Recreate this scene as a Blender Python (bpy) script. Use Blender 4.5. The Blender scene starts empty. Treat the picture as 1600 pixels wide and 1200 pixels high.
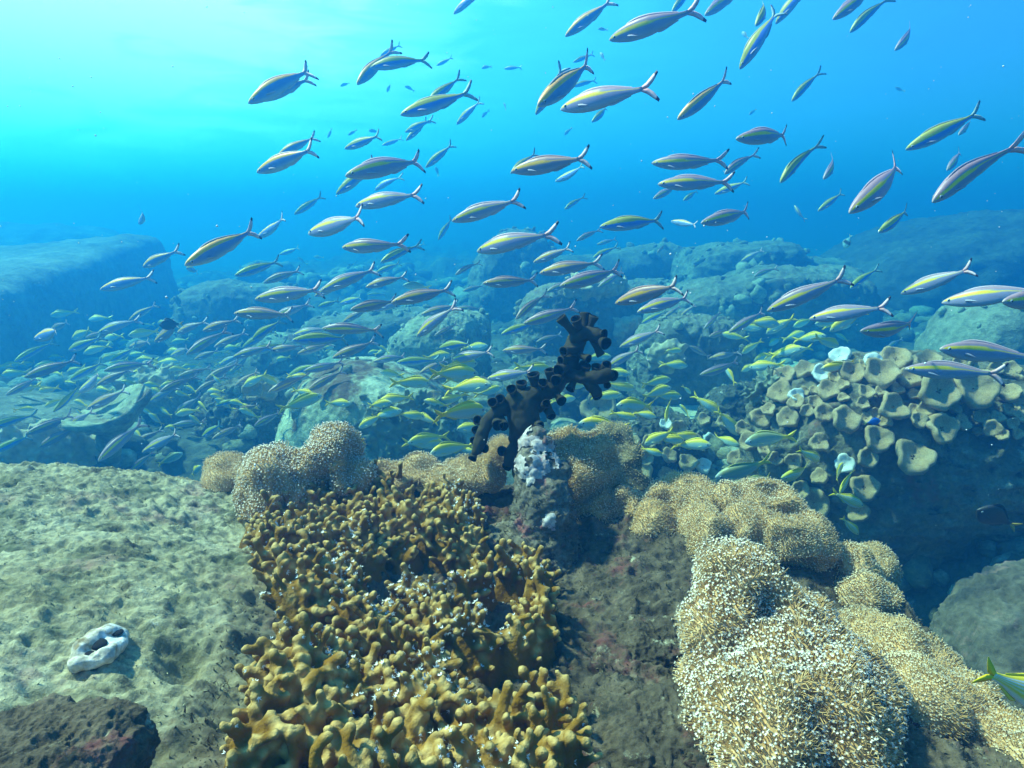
import bpy, bmesh, math, random
import numpy as np
from mathutils import Vector, Matrix
from mathutils.bvhtree import BVHTree

R = math.radians
scn = bpy.context.scene
COL = scn.collection

# ------------------------------------------------------------------ camera
F = 1043.0                       # focal length in pixels of a 1600 wide picture
PITCH = R(13.0)
cam_d = bpy.data.cameras.new('camera')
cam_d.sensor_width = 36.0
cam_d.lens = 36.0 * F / 1600.0
cam_d.clip_start = 0.02
cam_d.clip_end = 500.0
cam = bpy.data.objects.new('camera', cam_d)
COL.objects.link(cam)
cam.location = (0, 0, 0)
cam.rotation_euler = (R(90) - PITCH, 0, 0)
scn.camera = cam

# ------------------------------------------------------------------ world, sun, exposure
SUN_EL, SUN_AZ = R(54.0), R(-76.0)          # azimuth clockwise from +Y
sun_dir = Vector((math.sin(SUN_AZ) * math.cos(SUN_EL), math.cos(SUN_AZ) * math.cos(SUN_EL), math.sin(SUN_EL)))
world = bpy.data.worlds.new('World')
scn.world = world
world.use_nodes = True
nt = world.node_tree
nt.nodes.clear()
L = nt.links.new
def wn(t, **k):
    n = nt.nodes.new(t)
    for a, b in k.items(): setattr(n, a, b)
    return n
out = wn('ShaderNodeOutputWorld')
sky = wn('ShaderNodeTexSky', sky_type='NISHITA', sun_disc=False, sun_elevation=SUN_EL, sun_rotation=SUN_AZ)
tint = wn('ShaderNodeMix', data_type='RGBA', blend_type='MULTIPLY')
tint.inputs['Factor'].default_value = 1.0
L(sky.outputs[0], tint.inputs[6])
tint.inputs[7].default_value = (0.55, 0.78, 0.90, 1)      # daylight after a few metres of sea water
bg1 = wn('ShaderNodeBackground')
bg1.inputs['Strength'].default_value = 0.075
L(tint.outputs[2], bg1.inputs['Color'])
# light scattered by the open water: brightest towards the sun, deep blue away from it
tc = wn('ShaderNodeTexCoord')
dot = wn('ShaderNodeVectorMath', operation='DOT_PRODUCT')
gd = Vector((math.sin(R(-36)) * math.cos(R(27)), math.cos(R(-36)) * math.cos(R(27)), math.sin(R(27))))
dot.inputs[1].default_value = gd
L(tc.outputs['Generated'], dot.inputs[0])
mp = wn('ShaderNodeMapping')
mp.inputs['Scale'].default_value = (5, 5, 22)
L(tc.outputs['Generated'], mp.inputs[0])
ns = wn('ShaderNodeTexNoise')
ns.inputs['Scale'].default_value = 1.6
ns.inputs['Detail'].default_value = 4
ns.inputs['Distortion'].default_value = 1.2
L(mp.outputs[0], ns.inputs['Vector'])
na = wn('ShaderNodeMath', operation='MULTIPLY_ADD')
na.inputs[1].default_value = 0.11
L(ns.outputs[0], na.inputs[0])
L(dot.outputs['Value'], na.inputs[2])
rp = wn('ShaderNodeValToRGB')
L(na.outputs[0], rp.inputs[0])
els = rp.color_ramp.elements
els[0].position = 0.0;  els[0].color = (0.002, 0.05, 0.16, 1)
els[1].position = 1.0;  els[1].color = (1.1, 1.2, 1.15, 1)
for p, c in ((0.50, (0.002, 0.115, 0.44, 1)), (0.74, (0.008, 0.27, 0.74, 1)), (0.88, (0.07, 0.48, 0.85, 1)), (0.96, (0.50, 0.82, 0.88, 1))):
    e = els.new(p); e.color = c
bg2 = wn('ShaderNodeBackground')
bg2.inputs['Strength'].default_value = 0.82
L(rp.outputs[0], bg2.inputs['Color'])
add = wn('ShaderNodeAddShader')
L(bg1.outputs[0], add.inputs[0]); L(bg2.outputs[0], add.inputs[1])
L(add.outputs[0], out.inputs['Surface'])

sun_d = bpy.data.lights.new('sun', 'SUN')
sun_d.energy = 5.0
sun_d.angle = R(3.0)
sun_d.color = (1.0, 0.87, 0.68)
sun = bpy.data.objects.new('sun', sun_d)
COL.objects.link(sun)
sun.rotation_euler = sun_dir.to_track_quat('Z', 'Y').to_euler()

vs = scn.view_settings
vs.view_transform = 'Standard'; vs.look = 'None'; vs.gamma = 1.0; vs.use_curve_mapping = False
vs.exposure = 1.1
cy = scn.cycles
cy.use_denoising = True
try: cy.denoiser = 'OPENIMAGEDENOISE'
except Exception: pass
cy.max_bounces = 6; cy.diffuse_bounces = 3; cy.glossy_bounces = 2; cy.transmission_bounces = 2; cy.volume_bounces = 1; cy.transparent_max_bounces = 8
cy.caustics_reflective = False; cy.caustics_refractive = False
cy.sample_clamp_indirect = 4.0

# ------------------------------------------------------------------ pixel helper: a photo pixel (1600 x 1200) at a depth -> world point
CR = Matrix.Rotation(R(90) - PITCH, 3, 'X')
CRn = np.array(CR)
def P(u, v, d):
    return CR @ Vector(((u - 800.0) / F * d, (600.0 - v) / F * d, -d))
def Pn(u, v, d):
    return np.array(P(u, v, d))
def project(p):
    q = CR.transposed() @ Vector(p)
    return (800 + F * q.x / -q.z, 600 - F * q.y / -q.z, -q.z)

# ------------------------------------------------------------------ numpy noise
def _hash(ix, iy, iz, seed):
    h = (ix.astype(np.uint32) * np.uint32(374761393) + iy.astype(np.uint32) * np.uint32(668265263) + iz.astype(np.uint32) * np.uint32(2147483647 - 1274126177) + np.uint32((seed * 1013904223) & 0xffffffff))
    h = (h ^ (h >> np.uint32(13))) * np.uint32(1274126177)
    h = (h ^ (h >> np.uint32(16))) * np.uint32(2246822519)
    h = h ^ (h >> np.uint32(15))
    return h
def vnoise(p, seed=0):
    """gradient-like smooth value noise in -1..1"""
    with np.errstate(over='ignore'):
        f = np.floor(p); w = p - f
        i = f.astype(np.int64)
        w = w * w * w * (w * (w * 6 - 15) + 10)
        r = 0
        for dx in (0, 1):
            for dy in (0, 1):
                for dz in (0, 1):
                    h = _hash(i[:, 0] + dx, i[:, 1] + dy, i[:, 2] + dz, seed).astype(np.float64) / 4294967295.0
                    wt = (w[:, 0] if dx else 1 - w[:, 0]) * (w[:, 1] if dy else 1 - w[:, 1]) * (w[:, 2] if dz else 1 - w[:, 2])
                    r = r + h * wt
    return r * 2 - 1
def fbm(p, scale, octs=4, seed=0, gain=0.5, ridge=False):
    p = np.asarray(p, float) * scale + 17.3
    a, s, r = 1.0, 0.0, 0
    for o in range(octs):
        n = vnoise(p, seed + o * 7)
        if ridge: n = 1 - 2 * np.abs(n)
        r = r + n * a; s += a
        a *= gain; p = p * 2.03 + 5.1
    return r / s

# ------------------------------------------------------------------ mesh helpers
def mesh_from(name, V, T, mats, mat_idx=None, colors=None, smooth=True):
    """triangle or quad mesh from numpy arrays"""
    V = np.ascontiguousarray(V, np.float32); T = np.ascontiguousarray(T, np.int32)
    k = T.shape[1]
    me = bpy.data.meshes.new(name)
    me.vertices.add(len(V)); me.vertices.foreach_set('co', V.ravel())
    me.loops.add(T.size); me.loops.foreach_set('vertex_index', T.ravel())
    me.polygons.add(len(T)); me.polygons.foreach_set('loop_start', np.arange(0, T.size, k, dtype=np.int32))
    if not isinstance(mats, (list, tuple)): mats = [mats]
    for m in mats: me.materials.append(m)
    if mat_idx is not None: me.polygons.foreach_set('material_index', np.ascontiguousarray(mat_idx, np.int32))
    me.polygons.foreach_set('use_smooth', np.full(len(T), smooth, bool))
    me.update(calc_edges=True)
    me.validate()
    if colors is not None:
        c = np.ones((len(V), 4), np.float32); c[:, :3] = colors
        at = me.color_attributes.new('pigment', 'FLOAT_COLOR', 'POINT')
        at.data.foreach_set('color', c.ravel())
    return me
def link(name, me, loc=(0, 0, 0), parent=None):
    o = bpy.data.objects.new(name, me)
    COL.objects.link(o)
    o.location = loc
    if parent is not None: o.parent = parent
    return o
def tag(o, label=None, cat=None, group=None, kind=None):
    if label: o['label'] = label
    if cat: o['category'] = cat
    if group: o['group'] = group
    if kind: o['kind'] = kind
    return o
def empty(name, loc, label, cat, group=None):
    o = bpy.data.objects.new(name, None)
    COL.objects.link(o); o.location = loc
    o.empty_display_size = 0.02
    return tag(o, label, cat, group)
def obj(name, V, T, mats, base=None, parent=None, **k):
    """mesh object whose origin is BASE (world); V in world coordinates. With a parent the parent's location is the origin."""
    V = np.asarray(V, float)
    if parent is not None:
        V = V - np.array(parent.matrix_world.translation if False else parent.location)
        return link(name, mesh_from(name, V, T, mats, **k), (0, 0, 0), parent)
    if base is None: base = (V[:, 0].mean(), V[:, 1].mean(), V[:, 2].min())
    return link(name, mesh_from(name, V - np.array(base), T, mats, **k), base)

_ico = {}
def ico(n):
    if n not in _ico:
        bm = bmesh.new(); bmesh.ops.create_icosphere(bm, subdivisions=n, radius=1.0)
        V = np.array([v.co[:] for v in bm.verts]); T = np.array([[v.index for v in f.verts] for f in bm.faces])
        bm.free(); _ico[n] = (V / np.linalg.norm(V, axis=1)[:, None], T)
    return _ico[n]
def join(parts):
    vs_, ts_, o = [], [], 0
    for V, T in parts:
        vs_.append(V); ts_.append(T + o); o += len(V)
    return np.concatenate(vs_), np.concatenate(ts_)
def spheres(C, r, n=2):
    V, T = ico(n); C = np.asarray(C, float); r = np.broadcast_to(np.asarray(r, float), (len(C),))
    VV = (V[None] * r[:, None, None] + C[:, None]).reshape(-1, 3)
    TT = (T[None] + (np.arange(len(C)) * len(V))[:, None, None]).reshape(-1, 3)
    return VV, TT
def chain(pts, rad, step=0.45):
    """sphere centres along a polyline with changing radius"""
    C, r = [], []
    for (a, b, ra, rb) in zip(pts[:-1], pts[1:], rad[:-1], rad[1:]):
        a, b = np.asarray(a, float), np.asarray(b, float)
        n = max(1, int(np.linalg.norm(b - a) / (step * max(min(ra, rb), 1e-4))) + 1)
        for i in range(n):
            t = i / n
            C.append(a + (b - a) * t); r.append(ra + (rb - ra) * t)
    C.append(np.asarray(pts[-1], float)); r.append(rad[-1])
    return C, r
def remesh(V, T, voxel, smooth=4):
    """one continuous surface round overlapping closed shapes; returns triangles"""
    me = mesh_from('tmp', V, T, [])
    o = bpy.data.objects.new('tmp', me); COL.objects.link(o)
    m = o.modifiers.new('r', 'REMESH'); m.mode = 'VOXEL'; m.voxel_size = voxel
    if smooth:
        s = o.modifiers.new('s', 'SMOOTH'); s.factor = 0.5; s.iterations = smooth
    dg = bpy.context.evaluated_depsgraph_get()
    e = o.evaluated_get(dg); m2 = e.to_mesh()
    n = len(m2.vertices); VV = np.empty(n * 3, np.float32); m2.vertices.foreach_get('co', VV)
    m2.calc_loop_triangles()
    TT = np.empty(len(m2.loop_triangles) * 3, np.int32); m2.loop_triangles.foreach_get('vertices', TT)
    e.to_mesh_clear()
    bpy.data.objects.remove(o); bpy.data.meshes.remove(me)
    return VV.reshape(-1, 3).astype(float), TT.reshape(-1, 3)
def components(T, n):
    lab = np.arange(n)
    for _ in range(600):
        mn = lab[T].min(1); old = lab.copy()
        for k in range(3): np.minimum.at(lab, T[:, k], mn)
        lab = lab[lab]
        if (lab == old).all(): break
    return lab
def vnormals(V, T):
    fn = np.cross(V[T[:, 1]] - V[T[:, 0]], V[T[:, 2]] - V[T[:, 0]])
    N = np.zeros_like(V)
    for k in range(3):
        for a in range(3): N[:, a] += np.bincount(T[:, k], fn[:, a], len(V))
    return N / (np.linalg.norm(N, axis=1)[:, None] + 1e-12)
def nrm(v):
    v = np.asarray(v, float); return v / (np.linalg.norm(v, axis=-1, keepdims=True) + 1e-12)
def sample_surface(V, T, n, rng, VN=None):
    fn = np.cross(V[T[:, 1]] - V[T[:, 0]], V[T[:, 2]] - V[T[:, 0]])
    ar = np.linalg.norm(fn, axis=1); cs = np.cumsum(ar); cs /= cs[-1]
    f = np.searchsorted(cs, rng.random(n)); a = rng.random(n); b = rng.random(n)
    sw = a + b > 1; a[sw] = 1 - a[sw]; b[sw] = 1 - b[sw]; c = 1 - a - b
    t = T[f]
    p = V[t[:, 0]] * a[:, None] + V[t[:, 1]] * b[:, None] + V[t[:, 2]] * c[:, None]
    if VN is None: VN = vnormals(V, T)
    N = nrm(VN[t[:, 0]] * a[:, None] + VN[t[:, 1]] * b[:, None] + VN[t[:, 2]] * c[:, None])
    return p, N
def spaced(p, N, dist):
    """drop points closer than DIST to one kept (hash grid, approximate)"""
    keep, grid = [], {}
    K = np.floor(p / dist).astype(int)
    for i, k in enumerate(map(tuple, K)):
        if k in grid: continue
        ok = True
        for dx in (-1, 0, 1):
            for dy in (-1, 0, 1):
                for dz in (-1, 0, 1):
                    j = grid.get((k[0] + dx, k[1] + dy, k[2] + dz))
                    if j is not None and ((p[i] - p[j]) ** 2).sum() < dist * dist * 0.7: ok = False; break
                if not ok: break
            if not ok: break
        if ok: grid[k] = i; keep.append(i)
    return p[keep], N[keep]
def frame_of(N):
    h = np.where(np.abs(N[:, 2:3]) < 0.9, np.array([[0, 0, 1.0]]), np.array([[1.0, 0, 0]]))
    X = nrm(np.cross(h, N)); return X, np.cross(N, X)

# ------------------------------------------------------------------ materials
def new_mat(name, rough=0.8, spec=0.25):
    m = bpy.data.materials.new(name); m.use_nodes = True
    b = m.node_tree.nodes['Principled BSDF']
    b.inputs['Roughness'].default_value = rough
    b.inputs['Specular IOR Level'].default_value = spec
    return m, m.node_tree, b
def simple(name, c, rough=0.7, spec=0.25, var=0.15, scale=60, sss=0.0):
    m, t, b = new_mat(name, rough, spec)
    tcn = t.nodes.new('ShaderNodeTexCoord'); n = t.nodes.new('ShaderNodeTexNoise')
    n.inputs['Scale'].default_value = scale; n.inputs['Detail'].default_value = 3
    t.links.new(tcn.outputs['Object'], n.inputs['Vector'])
    r = t.nodes.new('ShaderNodeValToRGB')
    r.color_ramp.elements[0].position = 0.3; r.color_ramp.elements[1].position = 0.7
    r.color_ramp.elements[0].color = (*[x * (1 - var) for x in c], 1)
    r.color_ramp.elements[1].color = (*[min(1, x * (1 + var)) for x in c], 1)
    t.links.new(n.outputs[0], r.inputs[0]); t.links.new(r.outputs[0], b.inputs['Base Color'])
    return m
def rocky(name, cols, scale=6.0, fine=70.0, bump=0.6, dist=0.01, rough=0.95, patches=None, mid=None):
    """mottled reef rock: broad colour patches, fine speckle, blotches of a second growth, bump"""
    m, t, b = new_mat(name, rough, 0.1)
    rock_nodes(t, b, cols, scale, fine, bump, dist, patches)
    return m
def two_rocks(name, p1, p2):
    """two growths on one rock, mixed by the mesh attribute zone"""
    m, t, b = new_mat(name, 0.95, 0.1)
    b2 = t.nodes.new('ShaderNodeBsdfPrincipled'); b2.inputs['Roughness'].default_value = 0.95; b2.inputs['Specular IOR Level'].default_value = 0.1
    rock_nodes(t, b, *p1); rock_nodes(t, b2, *p2)
    at = t.nodes.new('ShaderNodeAttribute'); at.attribute_name = 'zone'
    mx = t.nodes.new('ShaderNodeMixShader')
    t.links.new(at.outputs['Fac'], mx.inputs[0]); t.links.new(b.outputs[0], mx.inputs[1]); t.links.new(b2.outputs[0], mx.inputs[2])
    t.links.new(mx.outputs[0], t.nodes['Material Output'].inputs['Surface'])
    return m
def rock_nodes(t, b, cols, scale, fine, bump, dist, patches):
    N = t.nodes.new; K = t.links.new
    tcn = N('ShaderNodeTexCoord')
    n1 = N('ShaderNodeTexNoise'); n1.inputs['Scale'].default_value = scale; n1.inputs['Detail'].default_value = 8; n1.inputs['Roughness'].default_value = 0.65
    n2 = N('ShaderNodeTexNoise'); n2.inputs['Scale'].default_value = fine; n2.inputs['Detail'].default_value = 5; n2.inputs['Roughness'].default_value = 0.7
    for n in (n1, n2): K(tcn.outputs['Object'], n.inputs['Vector'])
    r = N('ShaderNodeValToRGB'); e = r.color_ramp.elements
    e[0].position = 0.30; e[0].color = (*cols[0], 1); e[1].position = 0.70; e[1].color = (*cols[-1], 1)
    for i, c in enumerate(cols[1:-1]):
        x = e.new(0.30 + 0.40 * (i + 1) / (len(cols) - 1)); x.color = (*c, 1)
    K(n1.outputs[0], r.inputs[0])
    sp = N('ShaderNodeMapRange'); sp.inputs[1].default_value = 0.25; sp.inputs[2].default_value = 0.75; sp.inputs[3].default_value = 0.5; sp.inputs[4].default_value = 1.5
    K(n2.outputs[0], sp.inputs[0])
    mx = N('ShaderNodeMix'); mx.data_type = 'RGBA'; mx.blend_type = 'MULTIPLY'; mx.inputs['Factor'].default_value = 1.0
    K(r.outputs[0], mx.inputs[6]); K(sp.outputs[0], mx.inputs[7])
    last = mx.outputs[2]
    for (pc, ps, lo, hi) in (patches or []):
        n3 = N('ShaderNodeTexNoise'); n3.inputs['Scale'].default_value = ps; n3.inputs['Detail'].default_value = 6; n3.inputs['Roughness'].default_value = 0.7
        mpn = N('ShaderNodeMapping'); mpn.inputs['Location'].default_value = (ps * 1.7, pc[0] * 31, pc[1] * 17)
        K(tcn.outputs['Object'], mpn.inputs[0]); K(mpn.outputs[0], n3.inputs['Vector'])
        mr = N('ShaderNodeMapRange'); mr.inputs[1].default_value = lo; mr.inputs[2].default_value = hi
        K(n3.outputs[0], mr.inputs[0])
        m2 = N('ShaderNodeMix'); m2.data_type = 'RGBA'
        K(mr.outputs[0], m2.inputs['Factor']); K(last, m2.inputs[6]); m2.inputs[7].default_value = (*pc, 1)
        last = m2.outputs[2]
    K(last, b.inputs['Base Color'])
    ad = N('ShaderNodeMath'); ad.operation = 'MULTIPLY_ADD'; ad.inputs[1].default_value = 0.4
    K(n2.outputs[0], ad.inputs[0]); K(n1.outputs[0], ad.inputs[2])
    bp = N('ShaderNodeBump'); bp.inputs['Strength'].default_value = bump; bp.inputs['Distance'].default_value = dist
    K(ad.outputs[0], bp.inputs['Height']); K(bp.outputs[0], b.inputs['Normal'])
def pigment(name, rough=0.5, spec=0.3, metal=0.0, bump=0.0):
    m, t, b = new_mat(name, rough, spec)
    a = t.nodes.new('ShaderNodeAttribute'); a.attribute_name = 'pigment'
    tcn = t.nodes.new('ShaderNodeTexCoord'); n = t.nodes.new('ShaderNodeTexNoise'); n.inputs['Scale'].default_value = 90
    t.links.new(tcn.outputs['Object'], n.inputs['Vector'])
    mr = t.nodes.new('ShaderNodeMapRange'); mr.inputs[3].default_value = 0.86; mr.inputs[4].default_value = 1.12
    t.links.new(n.outputs[0], mr.inputs[0])
    mx = t.nodes.new('ShaderNodeMix'); mx.data_type = 'RGBA'; mx.blend_type = 'MULTIPLY'; mx.inputs['Factor'].default_value = 1.0
    t.links.new(a.outputs['Color'], mx.inputs[6]); t.links.new(mr.outputs[0], mx.inputs[7])
    t.links.new(mx.outputs[2], b.inputs['Base Color'])
    b.inputs['Metallic'].default_value = metal
    if bump:
        n2 = t.nodes.new('ShaderNodeTexNoise'); n2.inputs['Scale'].default_value = 420; n2.inputs['Detail'].default_value = 3
        t.links.new(tcn.outputs['Object'], n2.inputs['Vector'])
        bp = t.nodes.new('ShaderNodeBump'); bp.inputs['Strength'].default_value = bump; bp.inputs['Distance'].default_value = 0.002
        t.links.new(n2.outputs[0], bp.inputs['Height']); t.links.new(bp.outputs[0], b.inputs['Normal'])
    return m
# ------------------------------------------------------------------ the water: one even volume round everything
TOP, BOT = 1.75, -3.4
def box(x0, x1, y0, y1, z0, z1):
    V = np.array([(x, y, z) for x in (x0, x1) for y in (y0, y1) for z in (z0, z1)], float)
    Q = np.array([(0, 1, 3, 2), (4, 6, 7, 5), (0, 4, 5, 1), (2, 3, 7, 6), (0, 2, 6, 4), (1, 5, 7, 3)])
    return V, Q
mw = bpy.data.materials.new('sea_water'); mw.use_nodes = True
t = mw.node_tree; t.nodes.clear()
o_ = t.nodes.new('ShaderNodeOutputMaterial'); pv = t.nodes.new('ShaderNodeVolumePrincipled')
pv.inputs['Density'].default_value = 0.40
pv.inputs['Color'].default_value = (0.012, 0.108, 0.300, 1)
pv.inputs['Absorption Color'].default_value = (0.15, 0.68, 0.80, 1)
pv.inputs['Anisotropy'].default_value = 0.6
t.links.new(pv.outputs[0], o_.inputs['Volume'])
V, Q = box(-31, 31, -5, 45, BOT, TOP)
hz = link('haze', mesh_from('haze', V, Q, mw, smooth=False)); tag(hz, kind='stuff')

# ------------------------------------------------------------------ rock materials
PINK, DARK, PALE, OLIVE = (0.34, 0.19, 0.16), (0.05, 0.045, 0.035), (0.62, 0.60, 0.50), (0.20, 0.20, 0.10)
TURF = ([(0.21, 0.185, 0.10), (0.35, 0.315, 0.185), (0.47, 0.43, 0.275)], 9, 130, 1.0, 0.008,
        [(PINK, 7, 0.58, 0.74), ((0.06, 0.055, 0.035), 26, 0.54, 0.68), ((0.10, 0.11, 0.06), 11, 0.5, 0.66), (PALE, 18, 0.66, 0.76)])
M_turf = rocky('turf_covered_rock', *TURF[:5], patches=TURF[5])
RIDGE = ([(0.055, 0.042, 0.028), (0.11, 0.085, 0.055), (0.19, 0.15, 0.10)], 12, 110, 1.0, 0.008,
         [((0.17, 0.06, 0.055), 14, 0.54, 0.68), ((0.025, 0.025, 0.02), 20, 0.56, 0.68), ((0.40, 0.38, 0.26), 30, 0.62, 0.72)])
M_reef = two_rocks('reef_growth', TURF, RIDGE)
M_pinn = rocky('encrusted_rock', [(0.07, 0.06, 0.045), (0.16, 0.14, 0.10), (0.28, 0.24, 0.19)], 22, 160, 1.0, 0.006,
               patches=[((0.33, 0.13, 0.12), 25, 0.55, 0.65), ((0.05, 0.04, 0.05), 30, 0.57, 0.66)])
M_far = rocky('boulder_rock', [(0.13, 0.14, 0.10), (0.22, 0.22, 0.16), (0.34, 0.33, 0.24)], 2.2, 22, 0.9, 0.05,
              patches=[((0.20, 0.14, 0.10), 3.2, 0.55, 0.70), (PALE, 9, 0.64, 0.75)])
M_mid = rocky('mid_boulder_rock', [(0.22, 0.24, 0.15), (0.34, 0.35, 0.23), (0.46, 0.45, 0.32)], 4, 45, 0.9, 0.02,
              patches=[((0.17, 0.11, 0.075), 3.4, 0.50, 0.62), (PALE, 22, 0.66, 0.76)])
M_out = rocky('outcrop_rock', [(0.10, 0.09, 0.06), (0.20, 0.18, 0.12), (0.32, 0.28, 0.19)], 6, 50, 1.0, 0.03,
              patches=[((0.30, 0.12, 0.09), 5, 0.57, 0.68), ((0.42, 0.42, 0.30), 11, 0.60, 0.68), ((0.035, 0.035, 0.03), 9, 0.57, 0.66)])
M_floor = rocky('rubble_floor', [(0.06, 0.06, 0.045), (0.12, 0.12, 0.085), (0.24, 0.23, 0.16)], 3, 30, 1.0, 0.04, patches=[(DARK, 5, 0.60, 0.72), (PALE, 14, 0.62, 0.72)])
M_round = rocky('round_boulder_rock', [(0.30, 0.33, 0.21), (0.42, 0.44, 0.29), (0.54, 0.54, 0.38)], 4, 45, 0.9, 0.02, patches=[((0.16, 0.10, 0.065), 3.0, 0.50, 0.60), (PALE, 22, 0.66, 0.76)])
M_slab = rocky('slab_rock', [(0.10, 0.11, 0.09), (0.20, 0.21, 0.17), (0.32, 0.32, 0.26)], 1.6, 14, 0.8, 0.05)
M_slope = rocky('slope_rock', [(0.07, 0.058, 0.045), (0.13, 0.105, 0.075), (0.20, 0.16, 0.12)], 7, 60, 1.0, 0.012, patches=[(PINK, 9, 0.58, 0.72), (DARK, 14, 0.6, 0.7)])
M_shadefar = rocky('shaded_boulder_rock', [(0.06, 0.065, 0.06), (0.10, 0.10, 0.09), (0.15, 0.15, 0.12)], 2.2, 14, 0.9, 0.06)  # shade of the far right dome, put into a darker rock colour
M_sand = rocky('sand', [(0.40, 0.38, 0.26), (0.48, 0.46, 0.33), (0.54, 0.52, 0.38)], 2, 60, 0.4, 0.01)

# ------------------------------------------------------------------ seabed: one sheet to the end of sight
def floor_z(x, y):
    x = np.asarray(x, float); y = np.asarray(y, float)
    z = -1.12 + 0.0 * x
    z = z + np.clip((y - 5.0) / 7.0, 0, 1) ** 1.3 * 0.45                       # rises to the back
    z = z - 0.75 * np.exp(-((x + 1.15) / 0.55) ** 2 - ((y - 2.2) / 0.9) ** 2)   # dark hollow on the left
    z = z - 0.55 * np.exp(-((x - 1.25) / 0.40) ** 2 - ((y - 1.6) / 0.5) ** 2)   # hollow below the outcrop
    z = z - np.clip((-x - 3.2) / 4.0, 0, 1) * 0.5 * np.clip((y - 3) / 4, 0, 1)
    return z
xs = np.concatenate([np.linspace(-30, -6, 50, endpoint=False), np.linspace(-6, 6, 420, endpoint=False), np.linspace(6, 30, 50)])
ys = np.concatenate([np.linspace(-4, 1.2, 30, endpoint=False), np.linspace(1.2, 9, 380, endpoint=False), np.linspace(9, 44, 160)])
X, Y = np.meshgrid(xs, ys)
Vf = np.stack([X.ravel(), Y.ravel(), np.zeros(X.size)], 1)
rough_amt = np.clip(np.hypot(Vf[:, 0] - 1.9, (Vf[:, 1] - 4.6) * 0.7) - 0.75, 0.06, 1.0)      # a smooth sand patch at the right
Vf[:, 2] = floor_z(Vf[:, 0], Vf[:, 1]) + rough_amt * ((0.14 + 0.25 * np.clip((Vf[:, 1] - 6) / 6, 0, 1)) * fbm(Vf, 1.3, 5, 3, 0.55) + 0.05 * fbm(Vf, 5, 4, 9, 0.6, True)) + 0.012 * fbm(Vf, 14, 3, 4)
nx, ny = len(xs), len(ys)
i = np.arange(nx * ny).reshape(ny, nx)
Qf = np.stack([i[:-1, :-1], i[:-1, 1:], i[1:, 1:], i[1:, :-1]], -1).reshape(-1, 4)
seabed = link('seabed', mesh_from('seabed', Vf, Qf, [M_floor, M_sand], mat_idx=(rough_amt[Qf[:, 0]] < 0.2).astype(int)))
tag(seabed, kind='structure')
BG = [(Vf, np.concatenate([Qf[:, :3], Qf[:, [0, 2, 3]]]))]           # background surfaces for ray tests

M_crusta = rocky('crust_growth', [(0.12, 0.12, 0.07), (0.24, 0.23, 0.14), (0.36, 0.34, 0.22)], 12, 60, 1.0, 0.02)
M_crustb = rocky('pale_crust_growth', [(0.20, 0.22, 0.15), (0.34, 0.35, 0.25), (0.46, 0.46, 0.36)], 12, 60, 1.0, 0.02)
# ------------------------------------------------------------------ loose rubble on the seabed
rgr = np.random.default_rng(77)
ux = np.concatenate([rgr.uniform(-6, 6, 2200), rgr.uniform(0.0, 2.6, 1900)]); uy = np.concatenate([rgr.uniform(2.0, 11, 2200), rgr.uniform(1.8, 4.6, 1900)])
uz = floor_z(ux, uy)
RS = np.random.default_rng(5).uniform(0.02, 0.10, len(ux)) * (0.6 + uy / 9)
cl = fbm(np.stack([ux, uy, uz], 1), 0.9, 3, 15)
keep = (np.hypot(ux - 1.9, (uy - 4.6) * 0.7) > 0.75) & (cl > 0.02)
from_floor = BVHTree.FromPolygons([tuple(v) for v in Vf.tolist()], [tuple(f) for f in Qf.tolist()])
cs_ = []
for x_, y_, s_ in zip(ux[keep], uy[keep], RS[keep]):
    h_, _, _, _ = from_floor.ray_cast(Vector((x_, y_, 3)), Vector((0, 0, -1)))
    if h_ is not None: cs_.append((x_, y_, h_.z + s_ * 0.25, s_))
cs_ = np.array(cs_)
CV, CT = ico(2)
sc3 = cs_[:, 3][:, None, None] * (0.6 + 0.7 * rgr.random((len(cs_), 1, 3))) * np.array([1, 1, .75])
vv = (CV[None] * sc3 + cs_[:, None, :3]).reshape(-1, 3); ss = np.repeat(cs_[:, 3], len(CV))
vv = vv + (vv - np.repeat(cs_[:, :3], len(CV), 0)) * (0.6 * fbm(vv / ss[:, None], 0.9, 2, 7))[:, None]
tt = (CT[None] + (np.arange(len(cs_)) * len(CV))[:, None, None]).reshape(-1, 3)
rub = link('coral_rubble', mesh_from('coral_rubble', vv, tt, [M_crusta, M_crustb, M_floor], mat_idx=np.repeat(rgr.integers(0, 3, len(cs_)), len(CT)))); tag(rub, kind='stuff')
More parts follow.
